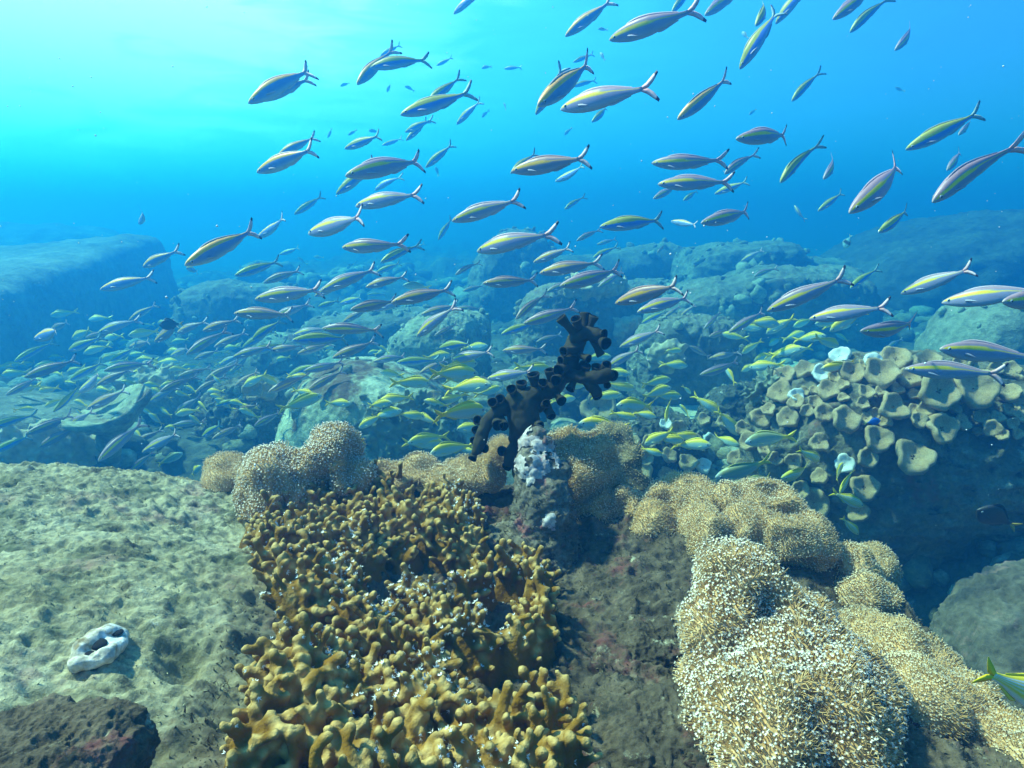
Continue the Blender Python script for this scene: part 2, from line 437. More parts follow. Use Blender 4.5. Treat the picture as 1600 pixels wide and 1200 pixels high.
# ------------------------------------------------------------------ boulders
def boulder(label, u0, u1, vt, vb, d, seed, mat=None, n=6, deep=0.8, pw=7.0, cuts=(), rz=0.0, rx=0.0, ry=0.0, rough=(0.10, 0.035), group=None, name='boulder', cat='boulder', bg=True, over=0.0, place=None, crust=55):
    rs = np.random.RandomState(seed)
    D, T = ico(n)
    pl = [((1, 0, 0), 1.0), ((-1, 0, 0), 1.0), ((0, 1, 0), 1.0), ((0, -1, 0), 1.0), ((0, 0, 1), 1.0), ((0, 0, -1), 1.0)]
    for k in range(7):
        v = nrm(rs.normal(size=3)); pl.append((tuple(v), 1.0 + 0.25 * rs.random()))
    pl += [(tuple(nrm(c[:3])), c[3]) for c in cuts]
    s = 0
    for v, h in pl: s = s + (np.clip(D @ np.array(v), 0, None) / h) ** pw
    r = s ** (-1.0 / pw)
    V = D * r[:, None]
    hw, hh = (u1 - u0) / 2 / F * d, (vb - vt) / 2 / F * d
    S = np.array([hw, hw * deep, hh])
    V = V * S
    RM = np.array(Matrix.Rotation(rz, 3, 'Z') @ Matrix.Rotation(rx, 3, 'X') @ Matrix.Rotation(ry, 3, 'Y'))
    V = V @ RM.T
    c = Pn((u0 + u1) / 2, (vt + vb) / 2, d)
    if place: c = np.array(place[0]); V = D * r[:, None] * np.array(place[1]); V = V @ np.array(place[2]).T; hw = hh = place[1][2]
    V = V + c
    N = vnormals(V, T)
    sc = max(hw, hh)
    V = V + N * (sc * (rough[0] * fbm(V, 1.6 / sc, 4, seed, 0.5) + rough[1] * fbm(V, 7 / sc, 4, seed + 3, 0.6, True)))[:, None]
    if over: V[:, 1] += over * (V[:, 2] - c[2])                # overhang
    o = obj(name, V, T, mat or M_far)
    tag(o, label, cat, group)
    if crust:
        rg_ = np.random.default_rng(seed)
        p_, n_ = sample_surface(V, T, crust * 5, rg_)
        k_ = (n_[:, 2] > -0.25) & (n_[:, 1] < 0.6) & (fbm(p_, 2.2 / sc, 3, seed + 40) > -0.05)
        p_, n_ = p_[k_][:crust], n_[k_][:crust]
        s_ = min(sc, 0.9) * (0.018 + 0.055 * rg_.random(len(p_)) ** 2)
        CV, CT = ico(2)
        vv = CV[None] * (s_[:, None, None] * (0.7 + 0.6 * rg_.random((len(p_), 1, 3)))) + (p_ + n_ * s_[:, None] * 0.25)[:, None]
        vv = vv.reshape(-1, 3); ss = np.repeat(s_, len(CV))
        vv = vv + (vv - np.repeat(p_, len(CV), 0)) * (0.8 * fbm(vv / ss[:, None], 1.1, 2, 7))[:, None]
        tt = (CT[None] + (np.arange(len(p_)) * len(CV))[:, None, None]).reshape(-1, 3)
        ob_ = link('coral_crust', mesh_from('coral_crust', vv - np.array(o.location), tt, [M_crusta, M_crustb], mat_idx=np.repeat((rg_.random(len(p_)) < .5).astype(int), len(CT))), (0, 0, 0), o)
        tag(ob_, kind='stuff')
    if bg: BG.append((V, T))
    return o, V, T

A_, B_ = Pn(0, 462, 4.6), Pn(270, 338, 9.0)
xd = nrm(B_ - A_); yd = nrm(np.cross((0, 0, 1.0), xd)); zd = np.cross(xd, yd)
yd, zd = yd * math.cos(-.07) + zd * math.sin(-.07), zd * math.cos(-.07) - yd * math.sin(-.07)
boulder('huge slab boulder at far left with pale sunlit sloping top and sheer dark blue face', 0, 10, 0, 10, 8, 5, n=7, pw=18, mat=M_slab, cuts=((.85, .5, 0, .36),), place=(B_ - xd * 3.6 + yd * 2.2 - zd * 1.6, (3.6, 2.2, 1.6), np.stack([xd, yd, zd], 1)), rough=(0.05, 0.018), crust=0)
boulder('faint rock shelf showing above the huge left slab at the left edge', -260, 150, 358, 520, 13.0, 6, n=6, pw=7, crust=0)
boulder('huge shadowed dome boulder at far right, dark blue against open water', 1185, 1860, 322, 640, 9.5, 11, mat=M_shadefar, n=7, deep=0.6, pw=5, cuts=((-1, 0, 1.0, 0.86), (1, 0, 1.4, 1.0)), rough=(0.07, 0.03), crust=0)
boulder('small far boulder fading into blue water, right of the big left slab', 372, 458, 408, 520, 9.5, 21, n=5)
boulder('rounded faint boulder between the far left slab and the centre', 300, 470, 442, 640, 6.5, 23, n=6, pw=5)
boulder('tall pillar-like boulder in hazy blue centre background', 722, 862, 362, 560, 8.0, 31, n=6, pw=5, cuts=((-1, 0, 1.2, 0.9),))
boulder('low far boulder just right of the pillar boulder, almost lost in haze', 830, 960, 400, 540, 9.5, 33, n=5, pw=4)
boulder('dark-fronted block boulder with pale coral-edged flat top behind the black tube coral', 800, 1000, 442, 640, 5.2, 37, n=7, pw=7, deep=0.7, rough=(0.09, 0.04))
boulder('long flat ledge boulder with sunlit top right of centre', 985, 1350, 425, 580, 6.6, 41, n=7, pw=7, deep=0.7, cuts=((-1, 0, 0.9, 0.95),), rough=(0.10, 0.04), crust=70)
boulder('hazy stepped boulder heaped above the long flat ledge', 1050, 1250, 372, 480, 8.2, 43, n=6, pw=5, rough=(0.09, 0.05))
boulder('faint hump of reef in the haze between pillar boulder and long ledge', 905, 1070, 378, 520, 9.0, 44, n=5, pw=4, rough=(0.09, 0.05))
boulder('faint low hump of reef beyond the upper right of the flat ledge', 1190, 1330, 405, 520, 8.6, 45, n=5, pw=4, rough=(0.09, 0.05))
boulder('hazy rubbly boulder right of the flat-topped block boulder', 935, 1070, 430, 560, 6.9, 46, n=6, pw=4, rough=(0.10, 0.06))
boulder('small pale boulder low in the gap below the left ledge boulder', 395, 520, 520, 640, 5.3, 48, n=6, pw=4, mat=M_mid, rough=(0.09, 0.05))
boulder('low dark boulder right of the big round centre boulder, under yellow fish', 660, 800, 585, 760, 3.9, 49, n=6, pw=4, mat=M_mid, rough=(0.10, 0.06))
boulder('broken boulder behind the black tube coral, half hidden by fish', 770, 960, 560, 740, 4.1, 50, n=6, pw=4, mat=M_floor, rough=(0.11, 0.07))
boulder('rough boulder with rubbly front under the flat ledge', 985, 1180, 495, 680, 4.7, 47, n=7, pw=5, rough=(0.08, 0.05))
boulder('sunlit boulder behind the round centre boulder, upper left of the black coral', 600, 770, 488, 660, 4.6, 53, n=7, pw=6, mat=M_mid, cuts=((-1, 0, 1, 0.95),))
boulder('long low ledge boulder behind the fish school at left of centre', 470, 700, 487, 620, 6.0, 59, n=6, pw=6)
boulder('dark green dome boulder at right edge above the coral outcrop', 1435, 1700, 466, 700, 4.4, 61, n=6, pw=4, mat=M_far)
boulder('big round boulder with pale sunlit top and brown patches in the middle', 415, 750, 560, 840, 3.4, 67, mat=M_round, n=7, pw=4.5, deep=0.75, cuts=((1, 0, 1.1, 0.88), (-1, 0, 0.6, 0.98)), rough=(0.06, 0.02), crust=25)
boulder('coral-crusted rock under the fish school left of the round boulder', 175, 330, 556, 800, 4.2, 71, n=7, pw=4, mat=M_mid, rough=(0.12, 0.08))
boulder('knobbly shaded rock filling the gap left of the round boulder', 310, 470, 585, 860, 3.9, 73, n=7, pw=4, mat=M_out, rough=(0.12, 0.08))
boulder('smooth dark slab lying low at left edge below the school', -140, 165, 622, 800, 3.2, 79, n=6, pw=6, mat=M_far, deep=0.6, ry=R(8), rough=(0.03, 0.008), crust=0)
boulder('rubble-strewn mound between the centre boulder and the rosette outcrop', 940, 1110, 640, 800, 3.1, 83, n=7, pw=4, mat=M_floor, rough=(0.13, 0.09))
boulder('low rough rock behind the white cups left of the outcrop', 1080, 1230, 600, 760, 3.5, 89, n=7, pw=4, mat=M_floor, rough=(0.12, 0.09))
boulder('big overhanging outcrop studded with leather corals, dark cave beneath', 1175, 1760, 558, 1010, 2.6, 97, n=7, pw=4.5, mat=M_out, deep=0.55, cuts=((-1, -0.2, -0.8, 0.80), (0.7, -1, -1.1, 0.60), (0, -1, -1.6, 0.75)), rough=(0.09, 0.05), crust=0, name='outcrop', cat='rock outcrop', over=-0.25)
boulder('sloping pale grey rock in lower right corner behind the yellow-tailed fish', 1475, 1900, 880, 1300, 1.75, 101, n=7, pw=5, mat=M_slope, deep=0.8, ry=R(-22), rough=(0.10, 0.06), crust=0, name='sloping_rock', cat='rock')

# ------------------------------------------------------------------ foreground reef rock: a height field through measured points
CP = [(0, 1200, .50), (200, 1150, .56), (-150, 1200, .5), (0, 1000, .62), (250, 1000, .68), (0, 850, .82), (250, 850, .88), (-200, 738, 1.08), (100, 736, 1.10), (250, 744, 1.12), (330, 785, 1.08),
      (400, 830, 1.04), (420, 1000, .74), (400, 1190, .56), (560, 860, 1.0), (600, 1000, .82), (600, 1200, .60), (650, 790, 1.18), (740, 790, 1.20), (830, 860, 1.10), (840, 1000, .87), (900, 1160, .68),
      (1000, 1000, .88), (1050, 900, 1.02), (1000, 830, 1.16), (1100, 1100, .74), (1200, 1190, .64), (1300, 1000, .92), (1200, 900, 1.02), (1400, 1000, .98), (1500, 1120, .86), (1600, 1200, .74), (1330, 880, 1.12), (480, 790, 1.16), (1120, 810, 1.2)]
CPw = [tuple(P(*c)) for c in CP]
for (x, y, z) in ((-1.6, 1.45, -.75), (-1.1, 1.5, -.8), (-.6, 1.55, -.85), (-.2, 1.62, -.8), (.2, 1.62, -.8), (.55, 1.5, -.85), (.8, 1.2, -.95), (.95, .9, -.95), (1.0, .6, -.9), (-1.6, .9, -.42), (-1.6, .4, -.42),
                  (-.9, .1, -.40), (0, .1, -.43), (.7, .2, -.55), (-1.1, 1.9, -1.4), (0, 2.0, -1.4), (.8, 1.8, -1.4), (1.3, 1.0, -1.5), (1.3, .3, -1.4)):
    CPw.append((x, y, z))
CPa = np.array(CPw)
def _phi(r): return np.where(r > 0, r * r * np.log(r + 1e-9), 0)
_A = _phi(np.hypot(CPa[:, None, 0] - CPa[None, :, 0], CPa[:, None, 1] - CPa[None, :, 1])) + np.eye(len(CPa)) * 0.004
_Pm = np.stack([np.ones(len(CPa)), CPa[:, 0], CPa[:, 1]], 1)
_M = np.block([[_A, _Pm], [_Pm.T, np.zeros((3, 3))]])
_w = np.linalg.solve(_M, np.concatenate([CPa[:, 2], np.zeros(3)]))
def reef_z(x, y):
    x = np.asarray(x, float).ravel(); y = np.asarray(y, float).ravel()
    z = np.empty(len(x))
    for a in range(0, len(x), 20000):
        sl = slice(a, a + 20000)
        z[sl] = _phi(np.hypot(x[sl, None] - CPa[None, :, 0], y[sl, None] - CPa[None, :, 1])) @ _w[:-3] + _w[-3] + _w[-2] * x[sl] + _w[-1] * y[sl]
    return z
nx, ny = 960, 720
gx = np.linspace(-1.55, 1.15, nx); gy = np.linspace(0.16, 1.75, ny)
X, Y = np.meshgrid(gx, gy)
Vr = np.stack([X.ravel(), Y.ravel(), reef_z(X, Y)], 1)
left = np.clip((-0.18 - Vr[:, 0]) / 0.25, 0, 1)
q = Vr.copy(); q[:, 0] *= 0.75
h = 0.016 * fbm(q, 5, 4, 1) + 0.0085 * fbm(q, 24, 4, 2, 0.6, True) + 0.0085 * fbm(q, 75, 3, 5, 0.65) + 0.0032 * fbm(q, 170, 2, 6) + (1 - left) * (0.020 * fbm(q, 11, 4, 8, 0.6, True) + 0.006 * fbm(q, 45, 3, 12, 0.6))
pits = np.clip(fbm(q, 17, 2, 31) - 0.38, 0, 1)
h = h - pits * 0.05
Vr[:, 2] += h
i = np.arange(nx * ny).reshape(ny, nx)
Qr = np.stack([i[:-1, :-1], i[:-1, 1:], i[1:, 1:], i[1:, :-1]], -1).reshape(-1, 4)
reef = empty('reef_rock', (0, 0.9, -1.4), 'broad turf-covered foreground rock, pale on the left and dark reddish in the middle', 'reef rock')
zone = Vr[:, 0] + 0.10 * fbm(Vr, 6, 4, 5, 0.6) + 0.30 + 0.14 * np.clip(Vr[:, 1] - .6, -.5, 1)
zone = np.clip(zone / 0.16 + 0.5, 0, 1)
reef_body = obj('rock_body', Vr, Qr, M_reef, parent=reef)
_at = reef_body.data.attributes.new('zone', 'FLOAT', 'POINT'); _at.data.foreach_set('value', zone.astype(np.float32))
REEF_T = np.concatenate([Qr[:, :3], Qr[:, [0, 2, 3]]])
reef_bvh = BVHTree.FromPolygons([tuple(v) for v in Vr], [tuple(f) for f in Qr.tolist()])
def on_reef(u, v):
    """point and normal where the ray through a photo pixel meets the foreground rock"""
    d = Vector(P(u, v, 1.0)); d.normalize()
    p, n, _, dist = reef_bvh.ray_cast(Vector((0, 0, 0)), d)
    return p, n
def down_reef(x, y):
    p, n, _, _ = reef_bvh.ray_cast(Vector((x, y, 2)), Vector((0, 0, -1)))
    return p
# ------------------------------------------------------------------ small growth covering the foreground rock
def tufts(p, N, rng, ln, wd, lean=0.5):
    """tiny curved blades of turf algae: 2 triangles + tip each"""
    n = len(p)
    D = nrm(N + rng.normal(size=(n, 3)) * lean)
    X, _ = frame_of(D)
    th = rng.random(n) * 6.283
    Yv = np.cross(D, X); S = X * np.cos(th)[:, None] + Yv * np.sin(th)[:, None]
    l = ln * (0.5 + rng.random(n))[:, None]; w = wd * (0.6 + 0.8 * rng.random(n))[:, None]
    bend = rng.normal(size=(n, 3)) * 0.35 * l
    b = p - N * 0.002
    V = np.stack([b - S * w, b + S * w, b + D * l * 0.55 - S * w * 0.8 + bend * .3, b + D * l * 0.55 + S * w * 0.8 + bend * .3, b + D * l + bend], 1).reshape(-1, 3)
    k = np.arange(n)[:, None] * 5
    T = np.concatenate([k + [0, 1, 3], k + [0, 3, 2], k + [2, 3, 4]])
    return V, T
M_alga = simple('turf_algae', (0.13, 0.105, 0.062), 0.9, 0.1, 0.55, 40)
M_alga_pale = simple('pale_turf_algae', (0.34, 0.33, 0.20), 0.9, 0.1, 0.6, 55)
rg = np.random.default_rng(3)
RVN = vnormals(Vr, REEF_T)
near_t = REEF_T[(Vr[REEF_T[:, 0], 1] < 1.45) & (np.abs(Vr[REEF_T[:, 0], 0] / np.maximum(Vr[REEF_T[:, 0], 1], .2)) < 0.95)]
p, N = sample_surface(Vr, near_t, 210000, rg, RVN)
near = (p[:, 1] < 1.5) & (N[:, 2] > 0.1)
p, N = p[near], N[near]
zl = np.clip((p[:, 0] + 0.30 + 0.14 * np.clip(p[:, 1] - .6, -.5, 1)) / 0.16 + 0.5, 0, 1)
den = fbm(p, 14, 3, 77)
a1 = (zl < 0.5) & (den > -0.1) & (rg.random(len(p)) < 0.45)
a2 = (zl >= 0.5) & (den > -0.25) & (rg.random(len(p)) < 0.7)
V, T = tufts(p[a1], N[a1], rg, 0.0032, 0.0009, 0.9)
tag(obj('algae_turf', V, T, M_alga_pale, parent=reef), kind='stuff')
V, T = tufts(p[a2], N[a2], rg, 0.0042, 0.0010, 0.9)
tag(obj('algae_turf', V, T, M_alga, parent=reef), kind='stuff')

# ------------------------------------------------------------------ the encrusted stump in the middle
pts = [Pn(842, 880, 1.10), Pn(846, 830, 1.10), Pn(850, 775, 1.10), Pn(842, 725, 1.11), Pn(838, 692, 1.12)]
C, r = chain(pts, [.076, .058, .046, .034, .021], 0.3)
C2, r2 = chain([Pn(842, 725, 1.11), Pn(868, 742, 1.10)], [.03, .024], 0.3)
C3, r3 = chain([Pn(800, 880, 1.12), Pn(845, 850, 1.12)], [.07, .05], 0.3)
V, T = spheres(C + C2 + C3, r + r2 + r3, 2)
V, T = remesh(V, T, 0.0042, 3)
N = vnormals(V, T)
V = V + N * (0.012 * fbm(V, 28, 4, 2, 0.6) + 0.009 * fbm(V, 60, 3, 4, 0.6, True))[:, None]
stump = empty('rock_stump', tuple(Pn(842, 890, 1.10)), 'upright encrusted rock stump, white-pink tip, at the foot of the black tube coral', 'rock')
obj('stump_body', V, T, M_pinn, parent=stump)
N = vnormals(V, T)
hi = P(840, 760, 1.1).z
sel = T[(V[T].mean(1)[:, 2] > hi - 0.05) & (fbm(V[T[:, 0]], 30, 3, 9, 0.6) + np.clip((V[T].mean(1)[:, 2] - hi) * 5, -1, .22) > 0.27) & (N[T[:, 0], 2] > -0.3)]
M_crust = rocky('pale_crust', [(0.34, 0.26, 0.25), (0.48, 0.42, 0.38), (0.60, 0.56, 0.50)], 30, 140, 0.8, 0.004, patches=[((0.40, 0.20, 0.22), 30, 0.58, 0.68)])
_lab = components(sel, len(V))[sel[:, 0]]
VC = V + N * (0.0022 + 0.002 * fbm(V, 80, 2, 3)[:, None])
for _k in np.unique(_lab):
    s_ = sel[_lab == _k]
    if len(s_) < 50: continue
    u, inv = np.unique(s_, return_inverse=True)
    obj('white_crust', VC[u], inv.reshape(-1, 3), M_crust, parent=stump)
p, N2 = sample_surface(V, T, 6500, rg)
ok = (p[:, 2] < hi + 0.01)
Vt, Tt = tufts(p[ok], N2[ok], rg, 0.006, 0.0011, 0.9)
tag(obj('algae_turf', Vt, Tt, M_alga, parent=stump), kind='stuff')

def depth_of(p): return project(p)[2]
# ------------------------------------------------------------------ leather corals with open polyps
M_lbody = rocky('leather_flesh', [(0.44, 0.26, 0.10), (0.54, 0.35, 0.16), (0.62, 0.44, 0.23)], 14, 120, 0.5, 0.003)
M_lstalk = simple('polyp_stalk', (0.62, 0.41, 0.18), 0.6, 0.3, 0.28, 30)
M_ltip = simple('polyp_tip', (0.80, 0.74, 0.64), 0.6, 0.3, 0.16, 80)
M_ltip2 = simple('cream_polyp_tip', (0.72, 0.61, 0.43), 0.7, 0.2, 0.14, 80)
M_dull = rocky('dull_leather', [(0.16, 0.13, 0.07), (0.24, 0.19, 0.10), (0.33, 0.27, 0.16)], 16, 220, 1.0, 0.004)

def polyps(V, T, rng, dist, ln, rad, tip, zmin=-0.45, sway=(0, 0, 0.5)):
    VN = vnormals(V, T)
    fn = np.cross(V[T[:, 1]] - V[T[:, 0]], V[T[:, 2]] - V[T[:, 0]])
    area = np.linalg.norm(fn, axis=1).sum() / 2
    p, N = sample_surface(V, T, int(area / dist ** 2 * 2.6), rng, VN)
    ok = N[:, 2] > zmin + 0.12 * rng.normal(size=len(N)); p, N = p[ok], N[ok]
    p, N = spaced(p, N, dist)
    n = len(p)
    sw = np.stack([fbm(p, 16, 2, 3), fbm(p, 16, 2, 13), fbm(p, 16, 2, 23)], 1) * 0.8
    D1 = nrm(N + rng.normal(size=(n, 3)) * 0.13 + sw * 0.4)
    D2 = nrm(N * 0.55 + np.array(sway) + sw + rng.normal(size=(n, 3)) * 0.28)
    l = ln * (0.65 + 0.6 * rng.random(n))[:, None]
    c0, c1 = p - N * 0.001, p + D1 * l * 0.5
    c2 = c1 + D2 * l * 0.5
    X1, Y1 = frame_of(D1); X2, Y2 = frame_of(D2)
    rings = []
    for c, X, Y, rr in ((c0, X1, Y1, rad * 1.25), (c1, X1, Y1, rad), (c2, X2, Y2, rad * 0.9)):
        for k in range(3):
            a = k * 2.0944
            rings.append(c + (X * math.cos(a) + Y * math.sin(a)) * rr)
    star = [c2 + D2 * tip * 0.25]
    ts = (tip * (0.75 + 0.5 * rng.random(n)))[:, None]
    ph = rng.random(n) * 6.283
    for k in range(12):
        a = ph + k * math.pi / 6; big = k % 2 == 0
        star.append(c2 + (X2 * np.cos(a)[:, None] + Y2 * np.sin(a)[:, None]) * ts * (1.0 if big else 0.38) + D2 * ts * ((0.55 + 0.3 * rng.random(n)[:, None]) if big else 0.15))
    allv = np.stack(rings + star, 1)
    m = allv.shape[1]
    f, mi = [], []
    for a in (0, 3):
        for k in range(3):
            b = (k + 1) % 3
            f += [(a + k, a + b, a + 3 + b), (a + k, a + 3 + b, a + 3 + k)]; mi += [0, 0]
    for k in range(12):
        f.append((9, 10 + k, 10 + (k + 1) % 12)); mi.append(1)
    f = np.array(f)
    TT = (f[None] + (np.arange(n) * m)[:, None, None]).reshape(-1, 3)
    return allv.reshape(-1, 3), TT, np.where(np.tile(np.array(mi), n) == 1, 1 + np.repeat((rng.random(n) < 0.35).astype(int), len(mi)), 0), n

def leather(label, lobes, links, base, vox=0.005, dist=0.0046, ln=0.016, rad=0.0009, tip=0.0026, seed=1, dull=False, zmin=-0.35, group=None, wr=0.010, sway=(-0.1, -0.1, 0.45), neck=0.88):
    """lobes: (u, v, depth, radius px); links: chains of lobe numbers; base: pixel+depth of the foot"""
    rng = np.random.default_rng(seed)
    C, r = [], []
    L2 = []
    for u, v, d, q in lobes:
        hit, _n = on_reef(u, v)
        if hit is not None and not dull: d = min(d, depth_of(hit) - q / F * d * 0.45)
        L2.append((u, v, d, q))
    lobes = L2
    pts = [Pn(u, v, d) for u, v, d, _ in lobes]; rr = [q / F * d for _, _, d, q in lobes]
    for ch in links:
        pp_, qq_ = [pts[ch[0]]], [rr[ch[0]]]
        for k0, k1 in zip(ch[:-1], ch[1:]):
            pp_ += [(pts[k0] + pts[k1]) / 2 - np.array([0, 0, 0.45 * (1 - neck)]) * min(rr[k0], rr[k1]), pts[k1]]; qq_ += [neck * min(rr[k0], rr[k1]), rr[k1]]
        c, q = chain(pp_, qq_, 0.3); C += c; r += q
    V, T = spheres(C, r, 2)
    cen = np.mean(pts, 0)
    b = Pn(*base)
    Cs, rs = chain([cen, b], [np.mean(rr) * 0.6, np.mean(rr) * 0.75], 0.4)
    V2, T2 = spheres(Cs, rs, 2)
    V, T = remesh(*join([(V, T), (V2, T2)]), vox, 3)
    N = vnormals(V, T)
    V = V + N * (wr * (1.5 * fbm(V, 20, 2, seed, 0.5, True) - 0.3) + wr * 0.35 * fbm(V, 45, 2, seed + 1))[:, None]
    e = empty('leather_coral', tuple(b), label, 'soft coral', group)
    obj('fleshy_body', V, T, M_dull if dull else M_lbody, parent=e)
    if ln:
        PV, PT, mi, n = polyps(V, T, rng, dist, ln, rad, tip, zmin, sway)
        tag(obj('polyps', PV, PT, [M_lstalk, M_ltip if tip > 0.00155 else M_ltip2, M_ltip2], parent=e, mat_idx=mi), kind='stuff')
    return V, T

# the big one at the lower right
leather('largest leather coral, swollen and shaggy with long white-tipped polyps, nearest on the right',
        [(1150, 915, .80, 58), (1125, 985, .77, 48), (1140, 1070, .73, 62), (1215, 985, .80, 66), (1270, 1040, .78, 70), (1325, 1085, .77, 62), (1225, 1095, .72, 82), (1285, 1135, .71, 78), (1185, 1175, .68, 80), (1320, 1160, .74, 55)],
        [(0, 1, 2, 8), (0, 3, 4, 5, 9), (3, 6, 7, 9), (6, 8), (4, 7), (2, 6)], (1235, 1150, .86), 0.005, 0.0028, 0.0115, 0.0007, 0.0016, 2, zmin=-0.55, wr=0.010, sway=(-0.15, -0.15, 0.25), neck=1.0)
leather('brown leather coral spilling down the slope behind the largest shaggy one',
        [(1345, 985, 1.0, 38), (1400, 1025, .97, 45), (1450, 1060, .95, 50), (1505, 1110, .92, 48), (1560, 1160, .88, 48), (1620, 1200, .85, 45), (1440, 1110, .93, 40)],
        [(0, 1, 2, 3, 4, 5), (1, 6, 3)], (1470, 1150, .98), 0.005, 0.0029, 0.0075, 0.0006, 0.0013, 3)
leather('pair of small rounded leather coral lobes at the rim above the dark cave',
        [(1335, 885, 1.16, 34), (1365, 890, 1.16, 30), (1350, 935, 1.12, 32), (1375, 940, 1.12, 26)], [(0, 1), (2, 3), (0, 2)], (1345, 965, 1.14), 0.005, 0.0029, 0.007, 0.0006, 0.0013, 4)
leather('dull green fuzzy fold between the largest coral and the small rim lobes',
        [(1265, 880, 1.1, 34), (1300, 930, 1.06, 36), (1345, 985, 1.03, 34), (1390, 1030, 1.02, 30)], [(0, 1, 2, 3)], (1310, 980, 1.08), 0.006, 0.005, 0.008, 0.0007, 0.0010, 5, dull=True)
leather('long lobed leather coral running along the ridge right of the stump',
        [(985, 790, 1.22, 30), (1030, 792, 1.20, 34), (1075, 765, 1.20, 30), (1090, 800, 1.16, 42), (1140, 800, 1.13, 34), (1190, 775, 1.15, 30), (1205, 795, 1.12, 32), (1170, 835, 1.08, 40), (1225, 840, 1.06, 42), (1262, 850, 1.07, 34), (1105, 840, 1.12, 34), (1020, 820, 1.18, 24)],
        [(0, 1, 3, 4, 6, 9), (2, 3), (5, 6), (3, 10, 7, 8, 9), (1, 11)], (1120, 880, 1.14), 0.0045, 0.0027, 0.0065, 0.0006, 0.0012, 6, wr=0.013)
leather('smooth rounded leather coral hanging just right of the stump, long brown polyps below',
        [(880, 705, 1.24, 32), (915, 715, 1.23, 40), (935, 735, 1.22, 34), (900, 752, 1.20, 38), (880, 740, 1.20, 28)], [(0, 1, 2, 3, 4, 0), (1, 3)], (900, 800, 1.26), 0.005, 0.0028, 0.009, 0.0006, 0.0013, 7, zmin=-0.75)
leather('low fringed leather coral tucked beneath the hanging rounded one',
        [(895, 795, 1.2, 22), (930, 795, 1.2, 26), (955, 765, 1.24, 24)], [(0, 1, 2)], (925, 830, 1.22), 0.005, 0.0029, 0.010, 0.0006, 0.0013, 8, zmin=-0.8)
leather('dark olive fuzzy leather coral stalk leaning behind the hanging rounded one',
        [(955, 690, 1.50, 30), (975, 720, 1.48, 27), (990, 760, 1.46, 27)], [(0, 1, 2)], (1000, 800, 1.46), 0.006, 0.0055, 0.007, 0.0007, 0.0010, 9, dull=True)
leather('thick bumpy leather coral with bright white polyps at left of the ridge',
        [(405, 735, 1.14, 30), (430, 750, 1.11, 42), (480, 745, 1.13, 36), (520, 712, 1.15, 40), (540, 740, 1.14, 32), (470, 770, 1.11, 26), (410, 775, 1.09, 30)],
        [(0, 1, 2, 3, 4), (6, 1, 5, 2)], (470, 800, 1.18), 0.0045, 0.0029, 0.0075, 0.0007, 0.0016, 10, wr=0.013)
leather('separate rounded leather coral lobe at far left end of the coral row',
        [(345, 738, 1.22, 26), (365, 745, 1.2, 32), (350, 760, 1.19, 24)], [(0, 1, 2)], (365, 790, 1.21), 0.005, 0.0028, 0.004, 0.0006, 0.0011, 11)
leather('low wavy band of leather coral between the left coral and the stump',
        [(595, 748, 1.24, 24), (635, 750, 1.23, 22), (655, 742, 1.24, 26), (690, 758, 1.21, 26), (730, 755, 1.21, 24), (715, 735, 1.25, 20), (765, 738, 1.23, 26), (785, 715, 1.25, 24), (680, 775, 1.2, 20)],
        [(0, 1, 2, 3, 4, 6, 7), (4, 5), (3, 8)], (690, 810, 1.24), 0.0045, 0.0028, 0.006, 0.0006, 0.0012, 12, wr=0.011)

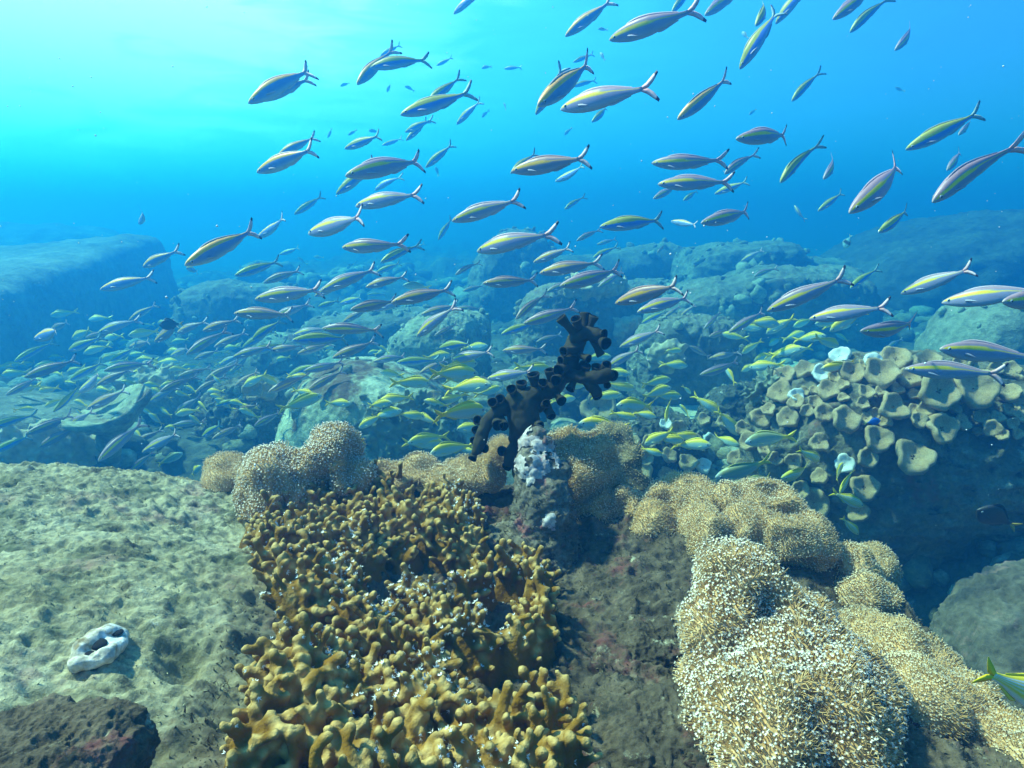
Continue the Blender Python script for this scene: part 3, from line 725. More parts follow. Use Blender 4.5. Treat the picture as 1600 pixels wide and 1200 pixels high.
# ------------------------------------------------------------------ mustard knobbed fire coral
M_fire = pigment('fire_coral_skin', 0.9, 0.08, bump=0.7)
M_white = simple('white_tiny_polyp', (0.80, 0.82, 0.82), 0.6, 0.3, 0.08, 80)
def fire_coral(label, poly, n, seed, lift=0.03, ln=(0.013, 0.030), rad=0.0044, specks=250, dark_in=None, hole=-0.14):
    rng = np.random.default_rng(seed)
    poly = np.array(poly, float)
    def inside(x, y, pg):
        c = False; j = len(pg) - 1
        for i in range(len(pg)):
            if (pg[i][1] > y) != (pg[j][1] > y) and x < (pg[j][0] - pg[i][0]) * (y - pg[i][1]) / (pg[j][1] - pg[i][1]) + pg[i][0]: c = not c
            j = i
        return c
    lo, hi = poly.min(0), poly.max(0)
    C, r, tips, seeds = [], [], [], []
    tries = 0
    while len(seeds) < n and tries < n * 60:
        tries += 1
        u, v = lo + (hi - lo) * rng.random(2)
        if not inside(u, v, poly) or (dark_in and inside(u, v, dark_in)): continue
        if any((u - a) ** 2 + (v - b) ** 2 < (9.5 + 10 * (v - 760) / 440) ** 2 for a, b in seeds): continue
        hit, nn = on_reef(u, v)
        if hit is None: continue
        if fbm(np.array([np.array(hit)]), 13, 2, seed + 60)[0] < hole: continue
        seeds.append((u, v))
        base = np.array(hit)
        h = lift * (0.3 + 1.1 * (0.5 + 0.5 * vnoise(np.array([base * 16]).reshape(1, 3), seed)[0]))
        root = base + np.array([0, 0.004, h])
        R0 = 0.0115 + 0.006 * rng.random()
        c, q = chain([base - np.array([0, 0, 0.02]), root], [R0 * 1.9, R0 * 0.8], 0.4); C += c; r += q
        for k in range(3):
            hh_ = rng.random() * 0.9; s0 = base + (root - base) * hh_
            an_ = rng.random() * 6.283; d0 = nrm(np.array([math.cos(an_), math.sin(an_) * 0.6 - 0.3, 0.55 + 0.4 * rng.random()]))
            rr_ = R0 * (1.7 - 0.9 * hh_); e0 = s0 + d0 * (rr_ + 0.006 + 0.010 * rng.random()); rk = rad * (0.7 + 0.4 * rng.random())
            c, q = chain([s0 + d0 * rr_ * 0.4, e0], [rk * 1.5, rk], 0.4); C += c; r += q; tips.append(e0 + d0 * rk)
        for k in range(rng.integers(2, 5)):
            d = nrm(np.array([0, -0.22, 1.0]) + rng.normal(size=3) * np.array([0.55, 0.4, 0.3]))
            l = ln[0] + (ln[1] - ln[0]) * rng.random()
            rk = rad * (0.75 + 0.5 * rng.random())
            s = root + rng.normal(size=3) * 0.007
            m = s + d * l * 0.6 + rng.normal(size=3) * 0.003; tpt = m + nrm(d + rng.normal(size=3) * 0.35) * l * 0.5
            c, q = chain([s, m, tpt], [rk * 1.5, rk * 0.9, rk * 1.1], 0.4); C += c; r += q
            tips.append(tpt + d * rk)
            if rng.random() < 0.45:
                d2 = nrm(d + rng.normal(size=3) * 0.9); e2 = m + d2 * l * 0.45
                c, q = chain([m, e2], [rk * 0.85, rk * 0.85], 0.4); C += c; r += q; tips.append(e2 + d2 * rk)
    V, T = spheres(C, r, 1)
    V, T = remesh(V, T, 0.0021, 1)
    N = vnormals(V, T)
    V = V + N * (0.0020 * fbm(V, 70, 3, seed, 0.6) + 0.0009 * fbm(V, 240, 2, seed))[:, None]
    tips = np.array(tips)
    dmin = np.full(len(V), 9.0)
    for a in range(0, len(V), 8000):
        dmin[a:a + 8000] = np.sqrt(((V[a:a + 8000, None] - tips[None]) ** 2).sum(2).min(1))
    k = np.clip(1 - dmin / 0.010, 0, 1)[:, None] ** 1.5
    mott = (0.5 + 0.5 * fbm(V, 30, 3, seed + 4))[:, None]
    col = (np.array([[0.15, 0.070, 0.009]]) * (1 - mott) + np.array([[0.29, 0.150, 0.020]]) * mott) * (1 - k) + np.array([[0.66, 0.45, 0.17]]) * k
    e = empty('fire_coral', tuple(V[V[:, 2].argmin()]), label, 'hard coral', 'mustard fire corals on the foreground rock')
    obj('knobby_colony', V, T, M_fire, parent=e, colors=col)
    p, N = sample_surface(V, T, specks * 9, rng)
    w = fbm(p, 15, 2, seed + 9) + 0.25 * rng.normal(size=len(p))
    o = np.argsort(-w)[:specks * 2]; p, N = spaced(p[o], N[o], 0.0026); p, N = p[:specks], N[:specks]
    X, Yv = frame_of(N); n_ = len(p); ph = rng.random(n_) * 6.28
    sz = (0.0014 + 0.0019 * rng.random(n_))[:, None]
    st = [p + N * 0.0022]
    for j in range(10):
        a = ph + j * math.pi / 5
        st.append(p + N * (0.0035 if j % 2 == 0 else 0.0008) + (X * np.cos(a)[:, None] + Yv * np.sin(a)[:, None]) * sz * (1 if j % 2 == 0 else 0.35))
    SV = np.stack(st, 1).reshape(-1, 3)
    f = np.array([(0, 1 + j, 1 + (j + 1) % 10) for j in range(10)])
    ST = (f[None] + (np.arange(n_) * 11)[:, None, None]).reshape(-1, 3)
    tag(obj('white_polyps', SV, ST, M_white, parent=e), kind='stuff')
fire_coral('mustard knobbed fire coral below the row of leather corals, farthest of the three patches', [(395, 850), (440, 805), (520, 790), (600, 775), (680, 778), (738, 805), (745, 870), (735, 915), (690, 890), (600, 890), (555, 915), (560, 960), (510, 990), (450, 960), (425, 920)], 170, 5, 0.032, specks=800)
fire_coral('mustard knobbed fire coral in the middle, ringing a dark brown hollow, dusted with white polyps', [(525, 980), (600, 950), (700, 975), (760, 930), (800, 880), (848, 915), (850, 985), (860, 1050), (780, 1060), (690, 1050), (640, 1080), (560, 1060)], 150, 6, 0.036, specks=800, dark_in=[(560, 890), (740, 890), (740, 950), (690, 965), (600, 940)])
fire_coral('mustard knobbed fire coral nearest the bottom edge, with thick pale-tipped knobs on its left', [(350, 1190), (385, 1110), (430, 1075), (520, 1060), (580, 1110), (640, 1090), (720, 1070), (800, 1080), (880, 1110), (905, 1210), (840, 1290), (560, 1290), (350, 1260)], 150, 7, 0.03, (0.014, 0.036), 0.0049, specks=800, hole=-0.32)

# ------------------------------------------------------------------ white encrusting sponge with dark caps in place of shaded openings, left rock
M_sponge = rocky('white_sponge', [(0.30, 0.22, 0.12), (0.58, 0.52, 0.42), (0.74, 0.71, 0.66)], 40, 150, 0.8, 0.003, patches=[((0.30, 0.22, 0.12), 60, 0.52, 0.62)])
M_holeshade = simple('opening_shade', (0.02, 0.02, 0.022), 0.9, 0.1)
h0, n0 = on_reef(152, 1035)
sp = empty('white_sponge', tuple(h0), 'small white lumpy sponge with dark holes lying on the pale left rock', 'sponge')
h0 = np.array(h0)
def spx(u, v, up=0.0): return np.array(on_reef(u, v)[0]) + np.array([0, 0, up])
outline = [(114, 1040), (126, 1020), (150, 1006), (176, 997), (196, 1000), (186, 1018), (168, 1032), (142, 1042), (120, 1048)]
C, r = chain([spx(*q, 0.006) for q in outline] + [spx(*outline[0], 0.006)], [.005, .0085, .0095, .0085, .0045, .0075, .009, .0095, .008, .005], 0.3)
C2, r2 = chain([spx(130, 1032, 0.003), spx(155, 1022, 0.004), spx(182, 1012, 0.003)], [0.008, 0.010, 0.008], 0.3)
V, T = remesh(*spheres(C + C2, r + r2, 2), 0.0016, 3)
V = V + vnormals(V, T) * (0.0045 * fbm(V, 55, 3, 3, 0.6))[:, None]
obj('sponge_body', V, T, M_sponge, parent=sp)
for (u, v, s) in ((152, 1022, .0085), (183, 1003, .006), (140, 1038, .005)):  # solid dark lumps painted like the shade inside an opening
    V, T = ico(3)
    obj('hole', V * np.array([s * 1.2, s, s * 0.4]) + spx(u, v, 0.0105), T, M_holeshade, parent=sp)

M_lump = rocky('crusty_rock', *RIDGE[:5], patches=RIDGE[5])
# ------------------------------------------------------------------ dark grooved rock right under the lens, bottom left
boulder('dark grooved rock lump in the bottom left corner under the pale rock', -60, 215, 1125, 1330, 0.47, 131, n=7, pw=4, mat=M_lump, rough=(0.18, 0.08), crust=0, name='rock_lump', cat='rock', bg=False)
boulder('rough crusted rock lump between the fire coral and the largest leather coral', 930, 1110, 960, 1120, 0.86, 137, n=7, pw=3.5, mat=M_lump, rough=(0.20, 0.08), crust=0, name='rock_lump', cat='rock', bg=False)
boulder('crusty brown rock bump at the bottom edge beside the largest leather coral', 900, 1140, 1110, 1260, 0.70, 139, n=7, pw=3.5, mat=M_lump, rough=(0.20, 0.08), crust=0, name='rock_lump', cat='rock', bg=False)

# ------------------------------------------------------------------ black tube coral
M_black = simple('black_coral_skin', (0.040, 0.036, 0.020), 0.85, 0.15, 0.5, 25)
M_mouth = simple('tube_mouth', (0.006, 0.007, 0.006), 0.9, 0.1)
DB = 1.20
bc = empty('black_tube_coral', tuple(Pn(812, 735, DB)), 'black branching tube coral rising from the stump against the blue water', 'tube coral')
def bcm(name, pts, rad, extra=None, vox=0.0035):
    C, r = chain([Pn(*q) for q in pts], [x / F * DB for x in rad], 0.25)
    V, T = spheres(C, r, 2)
    V, T = remesh(V, T, vox, 2)
    V = V + vnormals(V, T) * (0.006 * fbm(V, 34, 3, 5, 0.6))[:, None]
    return obj(name, V, T, M_black, parent=bc), C, r
trunk = [((812, 740, DB), (815, 700, DB), (820, 660, DB - .01), (815, 632, DB - .01), (838, 618, DB), (862, 608, DB)), (17, 22, 34, 36, 26, 17)]
br = [trunk,
      [((862, 608, DB), (880, 580, DB), (893, 555, DB + .01), (903, 530, DB + .01), (905, 512, DB + .01)), (17, 16, 17, 17, 15)],
      [((885, 588, DB), (912, 590, DB - .02), (935, 588, DB - .03), (950, 586, DB - .03)), (12, 11, 12, 11)],
      [((805, 632, DB), (778, 640, DB - .02), (760, 660, DB - .03), (750, 685, DB - .03), (744, 705, DB - .03)), (20, 14, 12, 13, 10)],
      [((812, 690, DB), (797, 705, DB - .02), (797, 722, DB - .02)), (10, 10, 10)],
      [((900, 528, DB), (918, 519, DB), (934, 524, DB - .01)), (14, 14, 11)],
      [((915, 592, DB - .02), (925, 605, DB - .02), (931, 614, DB - .02)), (9, 9, 9)]]
names = ['trunk'] + ['branch'] * 6
for nm, (pp, rr) in zip(names, br): bcm(nm, pp, [q * (.76 if nm == 'trunk' else .88) for q in rr])
def corallite(a, b, r0, r1):
    """an open tube from a to b with a dark mouth"""
    a, b = np.array(a), np.array(b); D = nrm(b - a)
    X, Y = frame_of(D[None]); X, Y = X[0], Y[0]
    n, V = 14, []
    prof = [(0, r0), (0.5, r0 * 0.95), (0.9, r1), (1.0, r1 * 1.03), (1.02, r1 * 0.9), (0.92, r1 * 0.72), (0.72, r1 * 0.6)]
    Lc = np.linalg.norm(b - a)
    for (t_, q) in prof:
        for k in range(n):
            an = k * 6.28319 / n
            V.append(a + D * Lc * t_ + (X * math.cos(an) + Y * math.sin(an)) * q * (1 + 0.06 * math.sin(3 * an + r0 * 900)))
    V.append(a + D * Lc * 0.72)
    T, mi = [], []
    for j in range(len(prof) - 1):
        for k in range(n):
            k2 = (k + 1) % n
            T += [(j * n + k, j * n + k2, (j + 1) * n + k2), (j * n + k, (j + 1) * n + k2, (j + 1) * n + k)]; mi += [1 if j > 3 else 0] * 2
    e = (len(prof) - 1) * n
    for k in range(n): T.append((e + k, e + (k + 1) % n, len(V) - 1)); mi.append(1)
    return np.array(V), np.array(T), mi
TB = [  # root u, v, mouth u, v, depth change, radius px
    (897, 520, 884, 505, -.01, 9), (905, 515, 900, 500, -.02, 9), (912, 515, 914, 499, 0, 9), (920, 515, 926, 500, -.01, 8), (930, 522, 940, 522, -.02, 8), (932, 530, 943, 535, -.03, 10), (925, 530, 935, 548, 0, 7),
    (900, 545, 886, 548, -.03, 8), (896, 560, 880, 563, -.02, 8), (905, 555, 918, 560, -.02, 7), (888, 572, 876, 578, -.04, 10), (880, 585, 872, 592, -.05, 9), (895, 580, 908, 572, .01, 7), (900, 590, 892, 606, -.02, 7),
    (912, 590, 915, 576, -.02, 8), (928, 588, 932, 574, -.02, 8), (940, 585, 946, 574, -.03, 8), (945, 588, 953, 587, -.04, 9), (928, 606, 932, 616, -.02, 8), (944, 592, 948, 600, -.02, 6),
    (862, 605, 860, 588, -.02, 8), (845, 612, 848, 600, -.03, 8), (838, 612, 834, 590, -.02, 10), (868, 615, 876, 625, -.03, 8), (855, 630, 860, 645, -.03, 7), (852, 640, 858, 648, -.02, 6),
    (815, 620, 815, 604, -.02, 9), (805, 622, 800, 610, -.04, 8), (790, 630, 782, 624, -.03, 8), (778, 640, 772, 632, -.04, 8), (770, 648, 776, 660, -.05, 9), (780, 645, 785, 660, -.05, 8), (760, 662, 750, 658, -.03, 8),
    (755, 672, 745, 672, -.03, 7), (752, 682, 742, 688, -.03, 7), (748, 695, 756, 700, -.04, 7), (745, 700, 740, 712, -.02, 7), (798, 710, 788, 706, -.03, 8), (798, 718, 793, 728, -.02, 8), (800, 725, 806, 732, -.03, 7), (826, 655, 838, 662, -.05, 7), (843, 640, 852, 632, -.04, 7)]
for (a, b, c, d, dz, q) in TB:
    s = q / F * DB
    k = 1.15 + 0.5 * ((a * 7 + b * 13) % 10) / 10
    V, T, mi = corallite(Pn(a, b, DB - 0.002), Pn(a + (c - a) * k, b + (d - b) * k, DB + dz * 0.9), s * 0.72, s * 0.98)
    obj('corallite', V, T, [M_black, M_mouth], parent=bc, mat_idx=mi)

# ------------------------------------------------------------------ rays against the background
BGV, BGT = join(BG)
bg_bvh = BVHTree.FromPolygons([tuple(v) for v in BGV.tolist()], [tuple(f) for f in BGT.tolist()])
def bg_hit(u, v):
    d = Vector(P(u, v, 1.0)); d.normalize()
    p, n, _, _ = bg_bvh.ray_cast(Vector((0, 0, 0)), d)
    return p, n

# ------------------------------------------------------------------ mushroom leather corals on the outcrop and the rubble
M_cap = rocky('mushroom_leather', [(0.32, 0.21, 0.11), (0.43, 0.31, 0.17), (0.53, 0.41, 0.25)], 20, 260, 0.9, 0.004)
M_capw = simple('bleached_leather', (0.60, 0.64, 0.62), 0.6, 0.3, 0.10, 60)
def mushroom(u, v, rpx, seed, label, white=False, tilt=0.5, flat=0.82, group=None, name='mushroom_coral'):
    hit, nn = bg_hit(u, v + rpx * 0.3)
    if hit is None: return
    d = depth_of(hit) - rpx / F * 2.0
    rng = np.random.default_rng(seed)
    c = Pn(u, v, d); R_ = rpx / F * d
    A = nrm(np.array(nn) * tilt + np.array([0, -0.45, 0.5]) + rng.normal(size=3) * 0.12)
    X, Y = frame_of(A[None]); X, Y = X[0], Y[0]
    na, prof = 36, [(0, -.05), (.3, -.01), (.55, .08), (.76, .20), (.92, .22), (1.0, .10), (.99, -.06), (.86, -.20), (.60, -.32), (.36, -.40), (.32, -.62)]
    V = []
    ph = rng.random(3) * 6.28
    for j, (q, z) in enumerate(prof):
        for k in range(na):
            an = k * 6.28319 / na
            lob = 1 + min(1, q * 1.2) * (0.06 * math.sin(3 * an + ph[0]) + 0.05 * math.sin(5 * an + ph[1]) + 0.04 * math.sin(9 * an + ph[2]))
            zz = z + (q ** 2) * (0.14 * math.sin(2 * an + ph[1]) + 0.07 * math.sin(4 * an + ph[2]) if j < 8 else 0)
            V.append((X * math.cos(an) + Y * math.sin(an)) * q * R_ * lob * 0.95 + A * zz * R_ * flat * 1.6)
    V = np.array(V) + c
    T = []
    for j in range(len(prof) - 1):
        for k in range(na):
            k2 = (k + 1) % na
            T += [(j * na + k, (j + 1) * na + k2, j * na + k2), (j * na + k, (j + 1) * na + k, (j + 1) * na + k2)]
    T = np.array(T)
    V = V + vnormals(V, T) * (R_ * 0.05 * fbm(V, 1.6 / R_, 3, seed))[:, None]
    e = empty(name, tuple(hit), label, 'soft coral', group)
    obj('cap', V, T, M_capw if white else M_cap, parent=e)
    cs, rs = chain([c - A * R_ * flat * 0.6, np.array(hit) - A * R_ * 0.3], [R_ * 0.34, R_ * 0.4], 0.5)
    Vs, Ts = spheres(cs, rs, 2)
    Vs, Ts = remesh(Vs, Ts, max(R_ * 0.09, 0.002), 2)
    obj('stalk', Vs, Ts, M_capw if white else M_cap, parent=e)

MC = [(1467, 610, 33, 'widest mushroom leather coral, top right on the outcrop face'), (1397, 637, 24, 'dimpled mushroom leather coral in the middle of the outcrop face'), (1320, 655, 24, 'shelf-like mushroom leather coral sticking out left of the outcrop centre'),
      (1372, 685, 23, 'cupped mushroom leather coral directly under the dimpled one on the outcrop'), (1473, 670, 26, 'round mushroom leather coral under the widest one, over the dark cave'), (1428, 714, 30, 'shaggy dark mushroom leather coral lowest over the dark cave'),
      (1230, 653, 18, 'mushroom leather coral halfway up the left edge of the outcrop'), (1280, 692, 16, 'reddish mushroom leather coral below the shelf-like one'), (1219, 612, 20, 'tall mushroom leather coral at upper left corner of the outcrop'),
      (1350, 762, 22, 'faint mushroom leather coral deep in the shade at the cave mouth'), (1270, 788, 27, 'broad brown mushroom leather coral just above the long ridge coral'), (1355, 715, 17, 'small grey mushroom leather coral left of the shaggy dark one'),
      (1226, 585, 17, 'folded mushroom leather coral at left end of the outcrop crest'), (1258, 578, 18, 'second folded mushroom leather coral along the outcrop crest from the left'), (1332, 582, 20, 'mushroom leather coral on the crest beside the white cups'),
      (1378, 582, 27, 'long folded mushroom leather coral on the outcrop crest under the striped fish'), (1422, 592, 20, 'mushroom leather coral on the crest at the head of the lowest striped fish'), (1400, 560, 24, 'pale mushroom leather coral topmost on the crest'),
      (1448, 565, 22, 'pale mushroom leather coral on the crest right of the topmost one'), (1525, 605, 34, 'dark sprawling mushroom leather coral at the right end of the crest'), (1575, 612, 20, 'last mushroom leather coral at the right end of the crest near the frame edge'),
      (1251, 765, 15, 'small ringed mushroom leather coral at the foot of the outcrop'), (1200, 640, 12, 'small mushroom leather coral low on the outcrop left flank'), (1280, 745, 14, 'knob-like mushroom leather coral between the two lowest on the outcrop foot'), (1340, 800, 18, 'dim mushroom leather coral hanging inside the cave'), (1295, 610, 18, 'mushroom leather coral just below the white cups'), (1240, 720, 14, 'small pale mushroom leather coral on the lower left flank beside a yellow tail')]
for k, (u, v, q, lb) in enumerate(MC): mushroom(u, v, q, 200 + k, lb, group='mushroom leather corals on the outcrop', tilt=0.75)
rx_ = np.random.default_rng(91)
extra = []
for _ in range(900):
    u, v = rx_.uniform(1190, 1600), rx_.uniform(566, 720)
    if v > 640 + (u - 1190) * 0.12: continue
    q = rx_.uniform(9, 16)
    if all(math.hypot(u - a_[0], v - a_[1]) > (q + a_[2]) * 0.72 for a_ in MC + extra): extra.append((u, v, q))
extra = sorted(extra)[:44]
cnx = {}
ORDX = ['leftmost', 'second from left', 'third from left', 'fourth from left', 'fifth from left', 'sixth from left', 'seventh from left', 'eighth from left', 'ninth from left', 'tenth from left', 'eleventh from left', 'twelfth from left', 'thirteenth from left', 'fourteenth from left', 'fifteenth from left']
for k, (u, v, q) in enumerate(extra):
    w = ('left' if u < 1320 else 'middle' if u < 1450 else 'right') + (' upper' if v < 625 else ' lower')
    i_ = cnx.get(w, 0); cnx[w] = i_ + 1
    mushroom(u, v, q, 600 + k, f'small filler mushroom leather coral, {ORDX[i_]} of the {w} outcrop face', group='mushroom leather corals on the outcrop', tilt=0.7)
WC = [(1284, 583, 15, 'white bleached cup coral on the outcrop crest'), (1245, 618, 13, 'flat white bleached coral on the outcrop upper left flank'), (1283, 606, 7, 'tiny white cup coral right under the crest cup'), (1320, 725, 16, 'white bleached plate coral in front of the cave'),
      (1302, 573, 9, 'small white coral stub on the crest right of the cup'), (1365, 566, 17, 'long white bleached coral fold on the crest'), (1312, 556, 17, 'white-rimmed coral plate at the top of the crest'), (1098, 727, 14, 'white cup coral on the rubble behind the ridge coral'),
      (1108, 690, 14, 'upright white coral among the yellow tails over the rubble'), (1040, 662, 10, 'small white coral on the rubble near the bent fish')]
for k, (u, v, q, lb) in enumerate(WC): mushroom(u, v, q, 300 + k, lb, white=True, group='white bleached corals', name='white_cup_coral')
RC = [(1060, 670, 15), (1085, 690, 14), (1045, 712, 14), (1000, 735, 20), (1020, 757, 12), (1122, 702, 15), (1152, 716, 16), (1172, 690, 18), (1190, 652, 18), (1196, 702, 14), (1158, 732, 15), (1075, 722, 16), (975, 706, 12), (1040, 742, 13), (1070, 748, 15), (1180, 742, 13), (990, 690, 11), (1132, 660, 14), (1212, 716, 12), (1014, 690, 12), (1130, 742, 12), (1100, 655, 11), (1010, 715, 13), (1160, 668, 12)]
WHERE = ['beside the upright white coral', 'behind the dark olive stalk', 'behind the long ridge coral', 'near the outcrop foot']
RC.sort()
def where_rub(u, v): return 'left patch of rubble' if u < 1050 else ('middle of the rubble' if u < 1125 else 'rubble at the outcrop foot')
ordn = ['leftmost', 'second from the left', 'third from the left', 'fourth from the left', 'fifth from the left', 'sixth from the left', 'seventh from the left', 'eighth from the left', 'ninth from the left', 'tenth from the left', 'eleventh from the left', 'twelfth from the left']
cnt = {}
for k, (u, v, q) in enumerate(RC):
    w = where_rub(u, v); i_ = cnt.get(w, 0); cnt[w] = i_ + 1
    mushroom(u, v, q, 400 + k, f'small tan mushroom leather coral, {ordn[i_]} on the {w}', group='tan mushroom corals on the rubble', tilt=0.4, flat=0.8)
mushroom(935, 640, 30, 471, 'pale folded mushroom coral standing up beyond the stump, right of the black coral', name='mushroom_coral', flat=0.9)
for k, (u, v, q) in enumerate(((395, 610, 17), (418, 612, 16), (675, 622, 14))):
    mushroom(u, v, q, 480 + k, ('left grey mushroom coral of the pair beside the round centre boulder', 'right grey mushroom coral of the pair beside the round centre boulder', 'curled grey mushroom coral on the right shoulder of the round boulder')[k], name='mushroom_coral')

# ------------------------------------------------------------------ branching corals
M_br1 = simple('grey_green_branch', (0.20, 0.22, 0.15), 0.8, 0.2, 0.3, 30)
M_br2 = simple('tan_branch', (0.50, 0.40, 0.25), 0.8, 0.2, 0.3, 30)
def bushy(label, poly_c, rx, ry, n, seed, m, ln, rad, vox, name='branching_coral', up=0.8):
    rng = np.random.default_rng(seed)
    C, r = [], []
    zs = []
    for k in range(n):
        a = rng.random() * 6.283; q = math.sqrt(rng.random())
        u, v = poly_c[0] + rx * q * math.cos(a), poly_c[1] + ry * q * math.sin(a)
        hit, nn = bg_hit(u, v)
        if hit is None: continue
        s = np.array(hit); d = nrm(np.array(nn) * (1 - up) + np.array([0, -0.3, up]) + rng.normal(size=3) * 0.35)
        l = ln * (0.6 + 0.8 * rng.random())
        e1 = s + d * l
        c, z = chain([s - d * l * 0.4, e1], [rad * 1.3, rad * 0.8], 0.6); C += c; r += z
        for j in range(3):
            b = s + d * l * (0.3 + 0.5 * rng.random()); d2 = nrm(d + rng.normal(size=3) * 0.8)
            c, z = chain([b, b + d2 * l * 0.5], [rad * 0.9, rad * 0.65], 0.6); C += c; r += z
        zs.append(s)
    V, T = spheres(C, r, 1)
    V, T = remesh(V, T, vox, 1)
    lab = components(T, len(V))              # keep the one connected colony
    best = np.bincount(lab).argmax(); T = T[lab[T[:, 0]] == best]
    u_, inv_ = np.unique(T, return_inverse=True); V = V[u_]; T = inv_.reshape(-1, 3)
    o = obj(name, V, T, m); tag(o, label, 'hard coral')
bushy('dark bushy branching coral in the shade right of the round centre boulder', (640, 680), 75, 55, 260, 1, M_br1, 0.06, 0.011, 0.0075)
bushy('pale stubby branching coral bed at the left edge behind the foreground rock', (70, 705), 85, 32, 190, 2, M_br2, 0.055, 0.014, 0.008)
bushy('spiky brown staghorn coral leaning out beside the outcrop upper left', (1190, 612), 24, 18, 60, 3, M_br1, 0.07, 0.007, 0.006, up=0.5)
bushy('pale frilly coral tuft on the hazy rock right of the black coral', (985, 520), 25, 14, 60, 4, M_br2, 0.07, 0.02, 0.013)
bushy('lower pale frilly coral tuft on the hazy rock right of the black coral', (1040, 560), 25, 14, 60, 5, M_br2, 0.07, 0.02, 0.013)
bushy('frilly corals lining the pale top edge of the block boulder', (930, 455), 50, 8, 60, 6, M_br2, 0.08, 0.025, 0.015)
bushy('shaggy growth on the coral-crusted rock beneath the left fish school', (225, 590), 45, 30, 120, 7, M_br2, 0.07, 0.016, 0.011)
# table coral
hit, nn = bg_hit(150, 660)
tc_ = empty('table_coral', tuple(hit), 'flat pale green table coral jutting out over the dark hollow at left', 'hard coral')
dT = depth_of(hit) - 0.2
c = Pn(172, 652, dT); na = 48
V, T = [], []
prof = [(0, .0), (.4, .01), (.75, .03), (.97, .055), (1.0, .045), (.95, .02), (.6, -.03), (.3, -.07)]
for j, (q, z) in enumerate(prof):
    for k in range(na):
        an = k * 6.28319 / na
        V.append((math.cos(an) * q * 0.20 * (1 + .10 * math.sin(3 * an) + .05 * math.sin(8 * an)), math.sin(an) * q * 0.15, z + 0.02 * math.sin(2 * an) * q))
V = np.array(V); V = V @ np.array(Matrix.Rotation(R(16), 3, 'X') @ Matrix.Rotation(R(-16), 3, 'Y')).T + c
for j in range(len(prof) - 1):
    for k in range(na):
        k2 = (k + 1) % na
        T += [(j * na + k, j * na + k2, (j + 1) * na + k2), (j * na + k, (j + 1) * na + k2, (j + 1) * na + k)]
T = np.array(T)
V = V + vnormals(V, T) * (0.012 * fbm(V, 22, 3, 6))[:, None]
obj('plate', V, T, M_mid, parent=tc_)
cs, rs = chain([c - np.array([0, 0, .03]), np.array(hit) + np.array([-.05, 0.1, -.25])], [.05, .07], .5)
Vs, Ts = remesh(*spheres(cs, rs, 2), 0.012, 2)
obj('stem', Vs, Ts, M_mid, parent=tc_)

# ------------------------------------------------------------------ drifting particles
rp_ = np.random.default_rng(19)
PT = np.array([Pn(rp_.uniform(-100, 1700), rp_.uniform(-60, 1150), dd_) for dd_ in rp_.uniform(0.5, 3.2, 900)])
lowest = np.array([(p_[2] > -0.25) or p_[1] > 1.6 for p_ in PT])
PT = PT[lowest]
V, T = spheres(PT, rp_.uniform(0.0004, 0.0011, len(PT)), 1)
M_snow = simple('drifting_particle', (0.75, 0.78, 0.76), 0.8, 0.2, 0.05, 50)
tag(link('marine_snow', mesh_from('marine_snow', V, T, M_snow)), kind='stuff')
# ------------------------------------------------------------------ fish
TT_ = np.array([0, .02, .05, .10, .17, .28, .42, .55, .70, .82, .92, 1.0])
PROF = {'fusilier': (np.array([.0, .021, .036, .054, .073, .095, .105, .100, .076, .048, .029, .024]), np.array([.0, -.017, -.030, -.047, -.066, -.086, -.095, -.090, -.065, -.041, -.026, -.021]), np.array([.0, .014, .024, .037, .049, .060, .063, .058, .042, .026, .013, .008]), 0.86),
        'snapper': (np.array([.0, .024, .048, .082, .118, .150, .152, .137, .100, .064, .042, .036]), np.array([.0, -.022, -.042, -.068, -.094, -.120, -.126, -.117, -.086, -.052, -.036, -.032]), np.array([.0, .017, .031, .047, .061, .074, .075, .067, .047, .029, .015, .010]), 0.84),
        'damsel': (np.array([.0, .03, .07, .12, .18, .235, .25, .23, .16, .09, .055, .045]), np.array([.0, -.03, -.06, -.11, -.17, -.225, -.24, -.22, -.15, -.085, -.05, -.04]), np.array([.0, .02, .034, .052, .068, .08, .08, .07, .048, .03, .016, .01]), 0.80)}
def lerp(a, b, k): return a * (1 - k) + b * k
def sst(x, a, b):
    k = np.clip((x - a) / (b - a), 0, 1); return (k * k * (3 - 2 * k))[:, None]
def C3(*c): return np.array([c])
